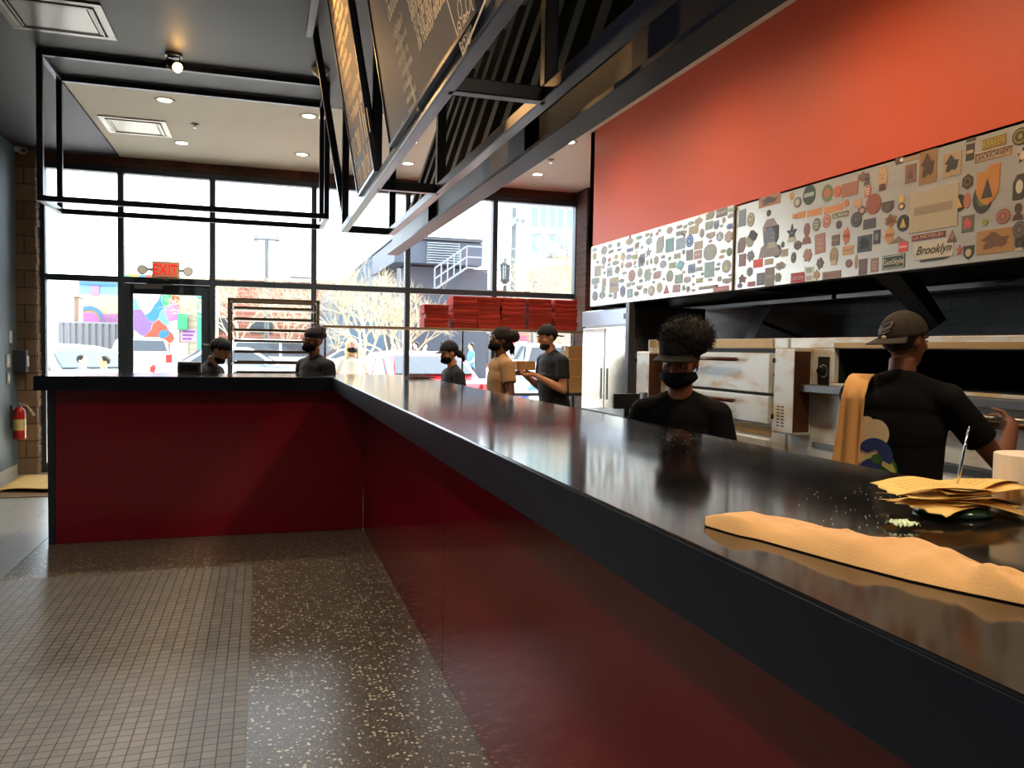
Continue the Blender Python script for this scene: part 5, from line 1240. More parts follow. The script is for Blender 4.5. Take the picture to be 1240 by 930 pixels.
person('bearded man in a dark shirt and backwards cap bowing over the till', -.50, 7.55, 1.56, hdg(.93, -.35), LTSK, BLUEB, BTROU, a1, head=(.42, 0), lean=.18, hair=lambda *a: (hair_short(*a), beard(*a)), cap=(CAPN, True), mask=False, vox=.010)

# cook's shirt print, towel, handle
MO = lambda a, b_: (a, b_)
def fl(P): return [(-a, b_) for a, b_ in P]
dx = .065
wide_poly('back_print', mat('print_outline', rgb(70, 68, 66), .8), circ(dx + .055, 1.205, .098, .098), 1)
wide_poly('back_print', CREAM, circ(dx + .055, 1.205, .090, .090), 2)
wide_poly('back_print', CREAM, circ(dx - .01, 1.245, .055, .062), 3)
wide_poly('back_print', CREAM, circ(dx + .03, 1.285, .035, .032), 2)
wide_poly('back_print', GRNP, circ(dx - .02, 1.08, .085, .10), 1)
wide_poly('back_print', YEL, band(dx - .02, 1.08, .072, .012, .2, 3.0), 4)
wide_poly('back_print', BLUP, band(dx - .01, 1.155, .052, .042, .3, 3.6), 5)
wide_poly('back_print', BLUP, band(dx - .02, 1.06, .055, .060, -.6, 1.9), 5)
wide_poly('back_print', GRNP, circ(dx - .02, 1.14, .022, .022), 6)
twl = thing('shoulder_towel', 'peach towel draped over the cook shoulder', 'towel', (2.3, 2.5, 1.3))
TW2 = mat('peach_terry_towel', rgb(222, 172, 106), .95)
g = MB(); g.T = L8
def tw2(u, v):
    # v runs from the chest over the shoulder and down the back
    a = v*1.0; xx = .150 + (u - .5)*.095*(1 + .35*max(0, v - .45)); fold = .008*sin(u*11 + v*4)
    if a < .25: t_ = a/.25; return Vector((xx, -.125 - .0*t_, 1.22 + .19*t_)) + Vector((0, fold*-1, 0))
    if a < .42: t_ = (a - .25)/.17; ang = pi*t_; return Vector((xx + .0, -cos(ang)*.125 + .01, 1.41 + .085*sin(ang)))
    t_ = (a - .42)/.58; return Vector((xx + .03*t_, .150 + .015*t_ + fold, 1.41 - .47*t_ - .02*sin(u*7)*t_))
g.T = L8
g.grid(tw2, 16, 44)
o = f8(g, 'towel', TW2, twl, smooth=True, solid=.007)
wr8 = Matrix.Translation((2.47, 2.62, 0)) @ Matrix.Rotation(hdg(.84, .54), 4, 'Z') @ Matrix.Scale(1.66/1.75, 4) @ L8
hp = wr8 @ Vector((-.32, -.50, 1.315))
ph = thing('peel_handle', 'grey metal peel handle gripped by the cook at the open oven', 'pizza peel', hp)
e1 = wr8 @ Vector((-.04, -.455, 1.325)); hp = wr8 @ Vector((-.30, -.49, 1.32)); e2 = wr8 @ Vector((-.55, -.525, 1.315))
MB().tube([e1, hp, e2], .015, 14).build('tube', STEEL, ph, smooth=True)
MB().tube([e1 - (e2 - e1).normalized()*.03, e1], .019, 14).build('end_cap', HANDL, ph)
# ============================================================ OUTDOORS
GZ = -.02
asph = mat('pale_asphalt', rgb(150, 148, 146), .9, var=.12, scale=1.5)
struct(MB().box(-90, 120, YW + 3.2, 140, GZ - .2, GZ).build('parking_lot', asph))
struct(MB().box(-90, 120, YW + .3, YW + 3.2, -.2, 0).build('sidewalk', brickmat('concrete_slabs', rgb(190, 186, 178), rgb(180, 176, 168), rgb(130, 128, 122), 1.4, 1.4, .012, 'XY', off=0, var=.1)))
def outbox(o, name, m, px0, py0, px1, py1, Y, dep, zb=None, **k):
    a = atY(px0, py0, Y); c = atY(px1, py1, Y); z0 = c.z if zb is None else zb
    return MB().box(a.x, c.x, Y, Y + dep, z0, a.z).build(name, m, o, **k)
# --- mural building
YM = 46
mb = thing('mural_building', 'pale brick building painted with a bright swirling mural beyond the parking lot', 'building', (-25, YM, 0))
def swirlmat(name, cols, scale, dist):
    m = mat(name, cols[0], .8); t = m.node_tree; N = t.nodes.new; L = t.links.new; b = t.nodes['Principled BSDF']
    tc = N('ShaderNodeTexCoord'); nz = N('ShaderNodeTexNoise'); nz.inputs['Scale'].default_value = .6; nz.inputs['Detail'].default_value = 1.5
    L(tc.outputs['Object'], nz.inputs[0]); va = N('ShaderNodeVectorMath'); va.operation = 'MULTIPLY_ADD'; va.inputs[1].default_value = (dist,)*3
    L(nz.outputs['Color'], va.inputs[0]); L(tc.outputs['Object'], va.inputs[2])
    vo = N('ShaderNodeTexVoronoi'); vo.inputs['Scale'].default_value = scale; vo.feature = 'SMOOTH_F1'; vo.inputs['Smoothness'].default_value = .05; L(va.outputs[0], vo.inputs[0])
    sp = N('ShaderNodeSeparateColor'); L(vo.outputs['Color'], sp.inputs[0]); cr = N('ShaderNodeValToRGB'); cr.color_ramp.interpolation = 'CONSTANT'
    el = cr.color_ramp.elements; n = len(cols)
    el[0].position = 0; el[0].color = cols[0]; el[1].position = 1/n; el[1].color = cols[1]
    for i in range(2, n): e = el.new(i/n); e.color = cols[i]
    L(sp.outputs[0], cr.inputs[0]); L(cr.outputs[0], b.inputs['Base Color']); return m
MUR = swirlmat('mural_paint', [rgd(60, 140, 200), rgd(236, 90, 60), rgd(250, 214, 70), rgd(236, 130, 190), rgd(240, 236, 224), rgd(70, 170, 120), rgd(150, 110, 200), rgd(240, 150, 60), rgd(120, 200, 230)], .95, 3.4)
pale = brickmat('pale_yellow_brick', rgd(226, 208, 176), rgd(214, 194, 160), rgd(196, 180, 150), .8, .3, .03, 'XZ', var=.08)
a = atY(150, 352, YM); c = atY(250, 352, YM)
MB().box(a.x, c.x, YM, YM + 12, GZ, a.z + .9).build('wall', pale, mb)
c2 = atY(217, 352, YM); MB().box(a.x + .01, c2.x, YM - .06, YM, GZ + .4, a.z + .85).build('mural', MUR, mb)
outbox(mb, 'painted_sign', mat('mural_lilac', rgd(226, 190, 226), .8), 219, 398, 238, 414, YM - .05, .05)
for k in range(3): outbox(mb, 'sign_lettering', mat('violet_paint', rgd(150, 70, 170), .8), 221, 400.5 + k*4.4, 236 - k*2, 402.5 + k*4.4, YM - .09, .04)
outbox(mb, 'electrical_box', mat('green_box', rgd(60, 176, 120), .6), 215, 379, 227, 399, YM - .5, .45)
for px0, px1 in ((164, 194), (206, 228)): outbox(mb, 'garage_door', mat('white_door', rgd(236, 236, 240), .6), px0, 408 if px0 < 200 else 415, px1, 438, YM - .1, .1, zb=GZ)
gp = thing('green_column', 'green painted column with a capital at the right of the mural', 'column', (0, YM - 1, 0))
GRC = mat('green_paint', rgd(70, 168, 140), .6)
a = atY(239, 440, YM - 1.2); c = atY(247, 362, YM - 1.2)
MB().box(a.x, c.x, YM - 1.4, YM - 1.0, GZ, c.z).build('shaft', GRC, gp); MB().box(a.x - .25, c.x + .25, YM - 1.6, YM - .8, c.z, c.z + .6).build('capital', GRC, gp); MB().box(a.x - .2, c.x + .2, YM - 1.55, YM - .85, GZ, GZ + .5).build('base', GRC, gp)
# --- second mural wall, further left and back
YN = 58
mb2 = thing('mural_building', 'low building painted with a blue sky, pink hills and an arch at far left', 'building', (-38, YN, 0))
a = atY(95, 338, YN); c = atY(152, 338, YN)
MB().box(a.x, c.x, YN, YN + 10, GZ, a.z).build('wall', mat('pale_blue_paint', rgd(150, 196, 232), .8), mb2)
outbox(mb2, 'painted_hills', mat('peach_paint', rgd(250, 206, 170), .8), 96, 356, 152, 392, YN - .05, .05)
outbox(mb2, 'painted_skyline', mat('pink_paint', rgd(240, 150, 190), .8), 110, 346, 120, 358, YN - .10, .05)
def disc(o, name, m, px, py, pr, Y, a0=0, a1=2*pi, inner=0, ys=1):
    c = atY(px, py, Y); r_ = abs(atY(px + pr, py, Y).x - c.x); n = 26; g = MB()
    for i in range(n):
        t0, t1 = a0 + (a1-a0)*i/n, a0 + (a1-a0)*(i+1)/n
        g.hexa([(c.x + q*cos(t_)*r_, yy, c.z + q*sin(t_)*r_*ys) for yy in (Y, Y + .04) for q, t_ in ((inner, t0), (1, t0), (1, t1), (inner, t1))])
    return g.build(name, m, o)
disc(mb2, 'painted_arch', mat('blue_arch_paint', rgd(90, 150, 190), .8), 108, 391, 19, YN - .2, 0, pi, .78, 1.2)
disc(mb2, 'painted_flower', mat('rose_paint', rgd(240, 120, 200), .8), 107, 391, 14, YN - .3, 0, pi, 0, 1.0)
outbox(mb2, 'painted_boats', mat('teal_paint', rgd(90, 150, 200), .8), 96, 338, 141, 346, YN - .15, .05)
for k in range(8): outbox(mb2, 'painted_figure', mat('violet_figures', rgd(190, 120, 190), .8), 124 + k*2.4, 380, 125.6 + k*2.4, 391, YN - .35, .05)
ch = thing('brick_chimney', 'thin brown brick chimney stack left of the far mural', 'chimney', (-40, YN - 4, 0))
outbox(ch, 'shaft', mat('brown_brick_far', rgd(176, 140, 116), .9), 89.5, 360, 95.5, 400, YN - 4, 1.2, zb=GZ); outbox(ch, 'cap', mat('brown_brick_far', rgd(176, 140, 116), .9), 89, 358.5, 96, 360, YN - 4.1, 1.4)
fe = thing('corrugated_fence', 'grey corrugated fence behind the parked cars at left', 'fence', (-35, 50, 0))
a = atY(70, 391, 52); c = atY(150, 391, 52); g = MB(); n = int((c.x - a.x)/.35)
for i in range(n):
    xx = a.x + i*.35; g.hexa([(xx, 52, GZ), (xx + .2, 52, GZ), (xx + .2, 52.08, GZ), (xx, 52.08, GZ), (xx, 52, a.z), (xx + .2, 52, a.z), (xx + .2, 52.08, a.z), (xx, 52.08, a.z)]); g.hexa([(xx + .2, 52.1, GZ), (xx + .35, 52.1, GZ), (xx + .35, 52.16, GZ), (xx + .2, 52.16, GZ), (xx + .2, 52.1, a.z), (xx + .35, 52.1, a.z), (xx + .35, 52.16, a.z), (xx + .2, 52.16, a.z)])
g.build('sheeting', mat('fence_metal', rgd(150, 146, 150), .6, .2), fe); MB().box(a.x, c.x, 52.0, 52.2, a.z, a.z + .1).build('top_rail', STEELD, fe)
# --- long brick building behind the trees
YBk = 62
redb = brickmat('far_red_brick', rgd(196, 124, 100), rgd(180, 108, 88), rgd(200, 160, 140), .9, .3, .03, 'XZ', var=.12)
bb_ = thing('brick_building', 'long low red brick building behind the bare trees', 'building', (0, YBk, 0))
a = atY(252, 350, YBk); c = atY(642, 350, YBk)
MB().box(a.x, c.x, YBk, YBk + 14, GZ, 6.2).build('wall', redb, bb_); MB().box(a.x - .1, c.x + .1, YBk - .2, YBk + 14.2, 6.2, 6.45).build('parapet_cap', mat('stone_cap', rgd(206, 190, 170), .8), bb_)
dkw = mat('dark_far_glass', rgd(70, 80, 92), .2, .3); 
for px0, px1, py0, py1 in ((265, 282, 385, 402), (303, 330, 386, 404), (425, 447, 372, 392), (497, 540, 398, 446), (562, 580, 404, 446), (590, 604, 404, 440), (455, 478, 402, 446)):
    w_ = outbox(bb_, 'window', dkw, px0, py0, px1, py1, YBk - .08, .08)
    outbox(w_, 'lintel', mat('stone_cap', rgd(206, 190, 170), .8), px0 - 1, py0 - 2.5, px1 + 1, py0, YBk - .15, .15)
# small flat block on the skyline
sb = thing('rooftop_block', 'small grey rooftop block on the skyline left of the sloping roof', 'building', (0, 100, 0))
outbox(sb, 'block', mat('far_grey', rgd(170, 178, 176), .8), 352, 336, 379, 352, 100, 8, zb=GZ); outbox(sb, 'coping', mat('far_grey_light', rgd(200, 205, 200), .8), 351, 334.5, 380, 336, 99.8, 8.4)
# --- sloping blue grey building
YS = 50
sg = thing('sloped_building', 'blue grey metal building whose roof edge slopes up to the right', 'building', (10, YS, 0))
P_ = [atY(x, y, YS) for x, y in ((402, 352), (430, 322), (470, 289), (499, 289), (499, 352))]
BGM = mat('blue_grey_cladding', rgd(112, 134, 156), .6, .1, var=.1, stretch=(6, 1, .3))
poly = [(P_[0].x, GZ)] + [(p.x, p.z) for p in P_] + [(P_[-1].x, GZ)]
MB().prism(poly, 1, YS, YS + 10).build('wall', BGM, sg)
g = MB()
for a, b_ in ((P_[0], P_[1]), (P_[1], P_[2])): g.bar(Vector((a.x, YS - .1, a.z)), Vector((b_.x, YS - .1, b_.z)), .3, .3)
g.build('roof_edge', mat('pale_edge', rgd(190, 204, 216), .6), sg)
# --- stacked container building with louvres and stair
YK = 38
kk = thing('container_building', 'dark steel container building with a louvred panel and outside stair', 'building', (13, YK, 0))
KD = mat('dark_container_steel', rgd(84, 92, 108), .55, .3, stretch=(8, 1, .2), var=.15)
outbox(kk, 'upper_container', KD, 478, 289, 584, 322, YK, 8); outbox(kk, 'lower_container', mat('dark_container_lower', rgd(70, 74, 88), .6, .2), 492, 322, 590, 358, YK + 1, 7, zb=GZ)
outbox(kk, 'roof_trim', mat('container_trim', rgd(60, 60, 68), .5), 477, 287.5, 585, 290, YK - .2, 8.4)
lf = outbox(kk, 'louvre_frame', mat('louvre_back', rgd(120, 132, 146), .6), 517, 293, 557, 321, YK - .1, .1); g = MB(); 
for i in range(9):
    y_ = 294.5 + i*2.95; a = atY(518, y_, YK - .2); c = atY(556, y_ + 1.6, YK - .2); g.hexa([(a.x, YK-.3, c.z), (c.x, YK-.3, c.z), (c.x, YK-.1, a.z), (a.x, YK-.1, a.z), (a.x, YK-.3, c.z+.02), (c.x, YK-.3, c.z+.02), (c.x, YK-.1, a.z+.02), (a.x, YK-.1, a.z+.02)])
g.build('louvre_blades', mat('louvre_white', rgd(206, 212, 220), .5), lf)
g = MB(); a = atY(522, 352, YK - .6); c = atY(560, 326, YK - .6)
n = 12
for i in range(n):
    u = i/n; g.box(a.x + (c.x-a.x)*u, a.x + (c.x-a.x)*(u + .09), YK - 1.4, YK - .3, a.z + (c.z-a.z)*u, a.z + (c.z-a.z)*u + .08)
st = g.build('stair_treads', STEELD, kk)
g = MB()
for dz in (.0, .5, 1.0): g.bar((a.x, YK - 1.4, a.z + dz), (c.x, YK - 1.4, c.z + dz), .07, .07); g.bar((c.x, YK - 1.4, c.z + dz), (c.x + 3, YK - 1.4, c.z + dz), .07, .07)
for i in range(6): u = i/5; g.bar((a.x + (c.x-a.x)*u, YK-1.4, a.z + (c.z-a.z)*u), (a.x + (c.x-a.x)*u, YK-1.4, a.z + (c.z-a.z)*u + 1.0), .06, .06)
g.build('stair_railing', mat('pale_rail_metal', rgd(150, 156, 170), .5, .3), kk)
# --- glass tower
YT = 95
tw_ = thing('glass_tower', 'tall pale apartment tower with blue green glass at upper right', 'building', (50, YT, 0))
a = atY(641, 250, YT); c = atY(735, 250, YT)
WT = mat('white_tower_cladding', rgd(225, 228, 226), .6); GT = mat('aqua_glass', rgd(140, 196, 206), .15, .3, var=.2, scale=.2)
zb_t = atY(640, 316, YT).z
MB().box(a.x, c.x, YT, YT + 20, zb_t, zb_t + 22).build('tower_block', WT, tw_)
nf = 6
for f_ in range(nf):
    for k in range(9):
        x0 = a.x + .4 + k*(c.x - a.x)/9; x1 = x0 + (c.x - a.x)/9 - .45; z0 = zb_t + .9 + f_*3.4
        w_ = MB().box(x0, x1, YT - .08, YT, z0, z0 + 2.3).build('window', GT, tw_)
for f_ in range(nf + 1): MB().box(a.x - .1, c.x + .1, YT - .5, YT - .09, zb_t + f_*3.4, zb_t + .35 + f_*3.4).build('floor_band', WT, tw_)
a2_ = atY(672, 320, YT - 12); c2_ = atY(735, 320, YT - 12)
MB().box(a2_.x, c2_.x, YT - 12, YT - 2, GZ, a2_.z).build('podium', brickmat('tan_brick_far', rgd(196, 160, 136), rgd(180, 146, 124), rgd(210, 190, 170), .9, .3, .03, 'XZ', var=.1), tw_)
MB().box(a.x, c2_.x, YT - 2, YT + 20, GZ, zb_t).build('lower_storeys', WT, tw_)
outbox(tw_, 'canopy', mat('grey_awning', rgd(120, 134, 150), .6), 666, 296, 735, 314, YT - 13, 2)
# --- lamps and poles
def lamppost(px, top, Y, label):
    q = atY(px, top, Y); t_ = thing('lamp_post', label, 'street lamp', (q.x, Y, GZ)); LB = mat('dark_green_iron', rgd(54, 66, 70), .5, .4)
    k = (Y*1.06)/967.
    MB().lathe([(.10, 0), (.10, .5), (.05, .6), (.045, q.z - 31*k)], (q.x, Y, GZ), 16).build('post', LB, t_)
    z0 = q.z - 25*k; z1 = q.z - 8*k; r0, r1 = 4.2*k, 6.0*k
    MB().lathe([(r0*.6, z0 - 5*k), (r0*1.35, z0 - 1.5*k), (r0*1.5, z0)], (q.x, Y, 0), 8).build('lantern_base', LB, t_)
    MB().lathe([(r0, z0), (r1*.85, z1)], (q.x, Y, 0), 6).build('lantern_glass', GLASS, t_)
    g = MB()
    for i in range(6):
        a = 2*pi*i/6; g.bar((q.x + r0*cos(a), Y + r0*sin(a), z0), (q.x + r1*.85*cos(a), Y + r1*.85*sin(a), z1), .03, .03)
    g.build('lantern_cage', LB, t_)
    MB().lathe([(r1*1.15, z1), (r1*.9, z1 + 2*k), (1.4*k, z1 + 5*k), (.8*k, q.z - .5*k), (.001, q.z)], (q.x, Y, 0), 12).build('lantern_cap', LB, t_)
lamppost(612, 313, 20, 'old-style street lantern on a post outside the right windows')
def pole(px, top, Y, r, label, extra=None):
    q = atY(px, top, Y); t_ = thing('utility_pole', label, 'pole', (q.x, Y, GZ)); pm = mat('weathered_pole', rgd(120, 124, 126), .8)
    MB().tube([(q.x, Y, GZ), (q.x, Y, q.z)], [r, r*.7], 10).build('pole', pm, t_); k = Y*1.06/967
    if extra == 'antenna':
        for i, (dx_, dz) in enumerate(((-6, 14), (-4, 18), (-1.5, 15), (3, 13), (8, 14), (9, 17))): MB().box(q.x + (dx_-1)*k, q.x + (dx_+1.2)*k, Y - .5, Y - .2, q.z - (dz+4)*k, q.z - dz*k + 3*k).build('antenna', mat('antenna_grey', rgd(170, 190, 196), .6), t_)
        MB().box(q.x - 8*k, q.x + 10*k, Y - .2, Y + .0, q.z - 15*k, q.z - 14.4*k).build('antenna_arm', pm, t_)
    if extra == 'double':
        MB().bar((q.x - 13*k, Y, q.z), (q.x + 13*k, Y, q.z), .12, .12).build('cross_arm', pm, t_)
        for s_ in (-1, 1): MB().box(q.x + s_*11*k - 2.5*k, q.x + s_*11*k + 2.5*k, Y - .4, Y + .4, q.z - .05, q.z + .2).build('lamp_head', mat('lamp_head_grey', rgd(150, 150, 150), .5), t_)
    if extra == 'cross':
        for dz in (3, 9): MB().bar((q.x - 5*k, Y, q.z - dz*k), (q.x + 5*k, Y, q.z - dz*k), .15, .15).build('cross_arm', pm, t_)
    return q
pole(623, 252, 50, .22, 'tall slim mast with antennas right of the street lantern', 'antenna')
pole(323, 290, 48, .16, 'double-headed parking lot light pole seen in the middle window', 'double')
q1 = pole(646, 332, 55, .14, 'short wooden utility pole before the tower base', 'cross')
wr_ = thing('utility_wire', 'overhead wires running up to the right from the utility pole', 'wire', q1)
for dz in (0, .7): 
    e_ = atY(676, 322, 60); MB().tube([q1 + Vector((0, 0, -.5 - dz)), (q1 + e_)/2 + Vector((0, 0, -.5 - dz)), e_ + Vector((0, 0, -dz))], .05, 6).build('wire', RUBBER, wr_)
pole(483, 325, 30, .10, 'slim white lamp column in front of the sloping building')
# --- bare trees
BARK = mat('sunlit_bark', rgd(208, 190, 160), .85, var=.2, scale=3)  # sunlight on the branches is put into the bark colour
def tree(x, Y, h_, seed, label, spread=1.0, depth=5, r0=.12, split=3):
    t_ = thing('bare_tree', label, 'tree', (x, Y, GZ), 'leafless trees outside'); rn = random.Random(seed)
    tr_ = MB(); br_ = MB(); hb = h_*.22
    tr_.tube([(x, Y, GZ), (x + rn.uniform(-.1, .1), Y, GZ + hb*.6), (x, Y, GZ + hb)], [r0*1.2, r0, r0*.9], 8)
    def grow(p, d, l, r, k):
        e = p + d*l; m_ = p + d*l*.5 + Vector((rn.uniform(-1, 1), rn.uniform(-1, 1), rn.uniform(-.5, .5)))*l*.07
        br_.tube([p, m_, e], [r, r*.82, r*.62], 4 if k < 4 else 5, caps=False)
        if k == 0: return
        for i in range(split if k > 1 else split + 1):
            a = rn.uniform(0, 2*pi); t2 = rn.uniform(.3, .75)*spread; u = d.orthogonal().normalized(); v = d.cross(u)
            nd = (d*cos(t2) + (u*cos(a) + v*sin(a))*sin(t2) + Vector((0, 0, .12))).normalized()
            grow(p.lerp(e, rn.uniform(.6, 1)), nd, l*rn.uniform(.62, .86), r*.6, k - 1)
    for i in range(4):
        a = i*pi/2 + rn.uniform(-.4, .4); grow(Vector((x, Y, GZ + hb*.92)), Vector((cos(a)*.45*spread, sin(a)*.45*spread, 1)).normalized(), h_*.26, r0*.7, depth - 1)
    tr_.build('trunk', BARK, t_, smooth=True); br_.build('branches', BARK, t_)
for px, Y, h_, s_, l in ((440, 24, 4.6, 1, 'bare tree with pale branches left of the container building'), (484, 20, 3.3, 2, 'small bare tree bending over the red car'),
                     (285, 40, 5.6, 3, 'bare tree seen above the pan rack, leftmost of the two there'), (345, 46, 6.6, 4, 'bare tree seen above the pan rack, right of the other'), (408, 42, 5.6, 6, 'bare tree behind the bearded man by the brick wall'), (690, 22, 5.4, 5, 'bare tree at the right window edge before the tower')):
    q = atY(px, 440, Y); tree(q.x, Y, h_, s_, l, 1.05, 6 if Y < 30 else 5, .07, 3)
# --- cars
CGL = mat('car_glass', rgd(40, 52, 66), .08, .2, coat=.5); TYRE = RUBBER
def car(x, Y, rz, label, col, kind='sedan', group='parked cars', stripe=None):
    paint = mat('car_paint_%d_%d_%d' % col, rgb(*[int(v*.8) for v in col]), .25, .1, coat=.8, var=.03)
    t_ = thing('car', label, 'car', (0, 0, 0), group)
    Ln, Wd = 4.5, 1.78
    if kind == 'suv': pr = [(-2.2, .35), (-2.28, .75), (-2.2, 1.05), (-2.1, 1.12), (-1.95, 1.66), (-1.6, 1.72), (.3, 1.70), (.95, 1.12), (2.05, 1.0), (2.25, .8), (2.25, .35)]; gz = [(-1.98, 1.14), (-1.85, 1.58), (.25, 1.60), (.78, 1.14)]
    else: pr = [(-2.2, .30), (-2.27, .62), (-2.18, .92), (-1.55, .99), (-.95, 1.38), (-.5, 1.45), (.25, 1.43), (.95, .98), (2.0, .84), (2.25, .62), (2.25, .30)]; gz = [(-1.42, .99), (-.9, 1.32), (.22, 1.34), (.80, .99)]
    g = MB(); sec = []
    for yy, k in ((-.89, 0), (-.82, 1), (-.55, 2), (.55, 2), (.82, 1), (.89, 0)):
        row = []
        for a, b_ in pr:
            zz = b_; xx = a
            if b_ > 1.0: zz = 1.0 + (b_ - 1.0)*(.0 if k == 0 else .93 if k == 1 else 1.0); 
            if k == 0: zz = min(zz, .93); zz = max(zz, .42); xx = a*.97
            yq = yy if b_ <= 1.0 or k == 2 else yy*.93
            row.append(g._v((xx, yq, zz)))
        sec.append(row)
    n = len(pr)
    for a, b_ in zip(sec, sec[1:]):
        for i in range(n): g._f([a[i], a[(i+1) % n], b_[(i+1) % n], b_[i]])
    g._f(sec[0]); g._f(sec[-1][::-1]); M4 = Matrix.Translation((x, Y, GZ)) @ Matrix.Rotation(rz, 4, 'Z'); t_.location = (x, Y, GZ)
    def fin(g, nm, m, p=t_, **k): g.bm.transform(M4); return g.build(nm, m, p, **k)
    body_ = fin(g, 'body', paint, bevel=.04)
    for s_ in (-1, 1):
        g = MB(); g.hexa([(gz[0][0], s_*.80, gz[0][1]), (gz[3][0], s_*.80, gz[3][1]), (gz[2][0], s_*.755, gz[2][1]), (gz[1][0], s_*.755, gz[1][1]), (gz[0][0], s_*.87, gz[0][1]), (gz[3][0], s_*.87, gz[3][1]), (gz[2][0], s_*.80, gz[2][1]), (gz[1][0], s_*.80, gz[1][1])]); fin(g, 'side_windows', CGL)
        for pxx in (-.45, ): g = MB(); g.hexa([(pxx-.04, s_*.81, gz[0][1]), (pxx+.04, s_*.81, gz[0][1]), (pxx+.04, s_*.76, gz[1][1]), (pxx-.04, s_*.76, gz[1][1]), (pxx-.04, s_*.88, gz[0][1]), (pxx+.04, s_*.88, gz[0][1]), (pxx+.04, s_*.81, gz[1][1]), (pxx-.04, s_*.81, gz[1][1])]); fin(g, 'door_pillar', paint)
        g = MB(); g.box(2.12, 2.27, s_*.72 - .14, s_*.72 + .14, .62, .76); fin(g, 'headlight', mat('headlight', rgd(230, 230, 225), .1))
        g = MB(); g.box(-2.30, -2.16, s_*.74 - .12, s_*.74 + .12, .70, .90 if kind != 'suv' else 1.05); fin(g, 'tail_light', mat('tail_light', rgd(190, 30, 26), .2))
        g = MB(); g.tube([(.62, s_*.88, 1.0), (.62, s_*1.0, 1.03)], [.05, .08], 10); fin(g, 'wing_mirror', paint)
        for xx in (-1.35, 1.38):
            g = MB(); g.tube([(xx, s_*.72, .33), (xx, s_*.90, .33)], .33, 22); w_ = fin(g, 'wheel', TYRE); g = MB(); g.tube([(xx, s_*.895, .33), (xx, s_*.91, .33)], .20, 16); fin(g, 'hub_cap', STEELD, w_)
    for nm, a, b_ in (('windscreen', gz[3], gz[2]), ('rear_window', gz[0], gz[1])):
        sx_ = 1 if nm == 'windscreen' else -1; e = .045*sx_
        q = [pr[7], pr[6]] if nm == 'windscreen' else ([pr[3], pr[4]])
        q0 = (q[0][0]*.9 + q[1][0]*.1, q[0][1]*.9 + q[1][1]*.1); q1_ = (q[0][0]*.12 + q[1][0]*.88, q[0][1]*.12 + q[1][1]*.88)
        g = MB(); g.hexa([(q0[0]+e*.4, -.72, q0[1]+.01), (q0[0]+e*.4, .72, q0[1]+.01), (q1_[0]+e*.4, .60, q1_[1]+.01), (q1_[0]+e*.4, -.60, q1_[1]+.01), (q0[0]+e, -.72, q0[1]+.03), (q0[0]+e, .72, q0[1]+.03), (q1_[0]+e, .60, q1_[1]+.03), (q1_[0]+e, -.60, q1_[1]+.03)]); fin(g, nm, CGL)
    if stripe:
        for s_ in (-1, 1):
            g = MB(); g.hexa([(-2.1, s_*.885, .38), (2.1, s_*.885, .38), (2.1, s_*.89, .56), (-2.1, s_*.89, .50), (-2.1, s_*.90, .38), (2.1, s_*.90, .38), (2.1, s_*.90, .56), (-2.1, s_*.90, .50)]); fin(g, 'lower_stripe', WHITEP)
            g = MB(); c_ = Vector((.2, 0, .75)); 
            for i in range(12):
                a0 = i*.45; r1_ = .10 + i*.02; g.bar((c_.x + cos(a0)*r1_*2, s_*.897, c_.z + sin(a0)*r1_*.6), (c_.x + cos(a0+.45)*(r1_+.02)*2, s_*.897, c_.z + sin(a0+.45)*(r1_+.02)*.6), .01, .05, up=(0, 1, 0))
            fin(g, 'swirl_decal', mat('swirl_pink', rgd(220, 130, 140), .5))
    return t_
def carp(px, Y, rz, label, col, kind='sedan', **k):
    q = atY(px, 440, Y); return car(q.x, Y, rz, label, col, kind, **k)
carp(60, 17.5, 2.35, 'white car nearest the left window', (238, 240, 244))
H5 = pi/2 + .35
for x, Y, l, c, k in ((-12.6, 25, 'silver car with dark windscreen, second from the left in the near row', (190, 200, 214), 'sedan'), (-9.2, 26, 'pale blue silver car in the near row left of the door frame', (176, 192, 210), 'sedan'),
        (-16.5, 36, 'light grey car parked below the corrugated fence', (206, 208, 214), 'sedan'), (-13.1, 36.5, 'cream white car below the corrugated fence', (232, 230, 222), 'suv'), (-6.0, 27, 'white car seen left in the glass door', (236, 236, 236), 'sedan'),
        (-8.7, 37, 'silver grey car seen mid glass door', (196, 196, 200), 'sedan'), (-5.2, 38, 'white tall car below the mural sign', (240, 240, 238), 'suv')):
    car(x, Y, H5, l, c, k)
carp(290, 24, .1, 'grey car behind the pan rack', (170, 180, 196)); carp(352, 29, .1, 'white car behind the pan rack', (232, 232, 236), 'suv')
carp(436, 36, 0, 'light blue car with dark windows behind the blonde woman', (150, 186, 226))
carp(496, 15.5, pi/2 + .12, 'bright red car parked close outside the middle window', (214, 36, 46))
carp(692, 25, .12, 'white silver estate car with red tail lights seen under the shelf', (224, 228, 236), 'suv')
carp(733, 16.6, pi, 'blue swirl-painted car with white lower stripe outside the right window', (40, 110, 220), stripe=True)
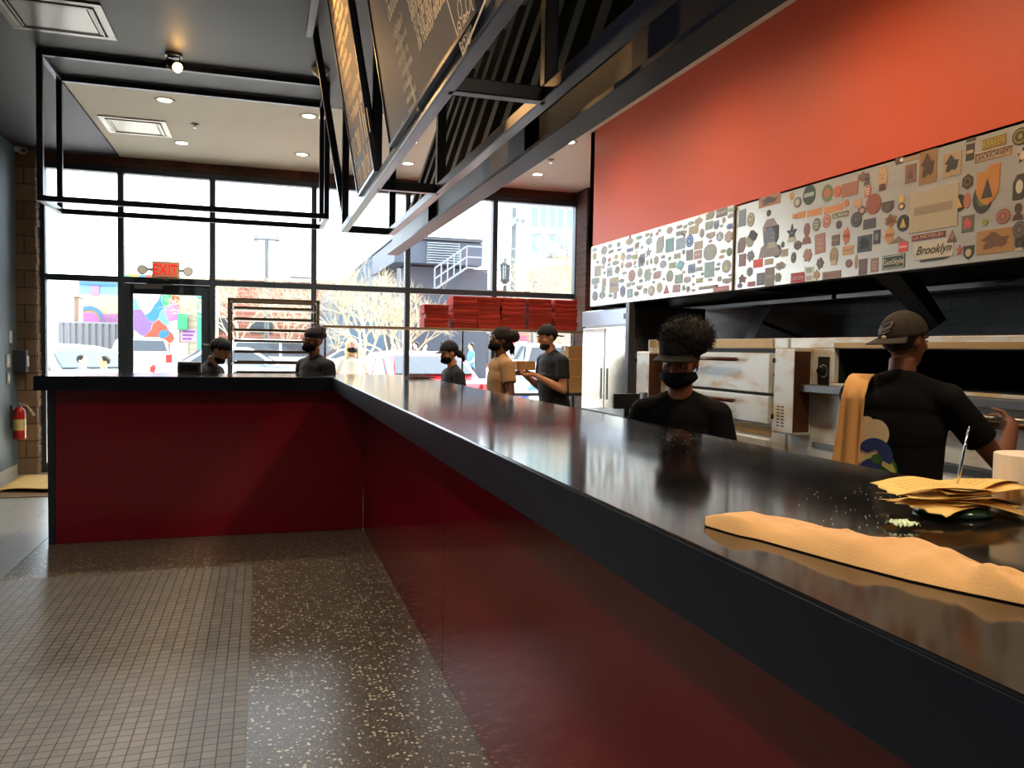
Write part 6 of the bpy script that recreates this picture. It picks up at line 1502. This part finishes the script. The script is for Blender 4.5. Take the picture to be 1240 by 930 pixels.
# --- people outside
BLOND = mat('blonde_hair', rgb(232, 204, 140), .8, bump=.4, bscale=80)
def hair_blond(fin, T, hw, body, s):
    g = MB(); g.T = T; g.ell((0, .03, 1.672), .088*hw, .100, .096, 24, 16, lambda p: 1 + .03*noise.noise(p*8)); g.tube([(0, .05, 1.66), (0, .075, 1.55), (0, .07, 1.40)], [.082, .090, .050], 16, flat=.6); fin(g, 'hair', BLOND, smooth=True)
    for k in (-1, 1):
        g = MB(); g.T = T; g.tube([(k*.072, -.02, 1.68), (k*.085, -.02, 1.58), (k*.080, -.05, 1.44)], [.022, .030, .014], 10); fin(g, 'hair_lock', BLOND, smooth=True)
ro = [relax(-1), relax(1)]
def walker(px, Y, H_, face, label, col, sk, hair, mask=False):
    q = atY(px, 440, Y); person(label, q.x, Y, H_, face, sk, mat('cloth_%d_%d_%d' % col, rgb(*col), .85), BTROU, ro, hair=hair, mask=mask, vox=.018, z=GZ if Y > 13.5 else 0, group=None)
walker(426, 11.3, 1.60, hdg(.1, -1), 'blonde masked woman in a pale coat just outside the middle window', (226, 216, 200), PLSK, hair_blond, True)
walker(100, 13.2, 1.30, hdg(.8, -.4), 'red-haired seated person in grey outside the left window', (110, 112, 128), PLSK, hair_short)
walker(126, 12.6, 1.30, hdg(-.8, -.4), 'brown-haired person in a grey top outside the left window beside another', (120, 118, 130), LTSK, hair_short)
walker(503, 30, 1.72, hdg(-1, 0), 'distant person in a red shirt beyond the red car', (216, 60, 60), PLSK, hair_short)
walker(514, 31, 1.68, hdg(1, -.3), 'distant person in a cream shirt beyond the red car', (230, 210, 180), PLSK, hair_short)
walker(537, 28, 1.75, hdg(1, 0), 'distant person in white behind the short worker', (226, 228, 236), LTSK, hair_short)
walker(570, 26, 1.70, hdg(-1, 0), 'distant person in a blue shirt between the short worker and the tan T-shirt', (70, 120, 200), LTSK, hair_short)
walker(478, 33, 1.70, hdg(1, -.2), 'distant person in grey beyond the red car roof', (170, 170, 176), LTSK, hair_short)
q = atY(630, 416, 30); ss = thing('round_sign', 'red round street sign seen under the shelf', 'sign', (q.x, 30, 0))
MB().tube([(q.x, 30, GZ), (q.x, 30, q.z + .3)], .04, 8).build('post', STEELD, ss); MB().tube([(q.x, 29.93, q.z), (q.x, 29.96, q.z)], .36, 8).build('plate', mat('sign_red', rgb(226, 60, 80), .5), ss)
MB().box(q.x - .25, q.x + .25, 29.9, 29.93, q.z - .08, q.z + .08).build('band', WHITEP, ss)
# unseen downlights added for fill over the dining side and the cooks' aisle
for x, y, e, c_ in ((-1.7, 3.6, 48, 0), (-.5, 3.6, 48, 0), (-1.7, 1.4, 52, 0), (-.5, 1.4, 52, 0), (-1.7, -.9, 60, 0), (-.5, -.9, 60, 0), (2.1, 6.6, 38, 1), (2.1, 5.0, 38, 1), (2.1, 3.4, 42, 1), (2.1, 1.8, 40, 1), (2.1, .2, 36, 1), (1.4, -1.2, 36, 1)):
    z = ZC - (.02 if x < 1.1 else 0)
    t_ = thing('downlight', 'round downlight in the ceiling out of the picture', 'ceiling light', (x, y, z), 'downlights outside the photo')
    MB().lathe([(.055, -.001), (.06, -.006), (.085, -.008), (.092, -.001)], (x, y, z), 24).build('trim_ring', WHITEC, t_, smooth=True)
    MB().lathe([(.0005, -.004), (.056, -.004)], (x, y, z), 20).build('lens', emitmat('downlight_glow', (1, .86, .62, 1), 9), t_)
    spot((x, y, z - .02), (x, y, 0), e, (1, .90, .78) if not c_ else (1, .74, .46), 170 if c_ else 140, 1.0, .10)
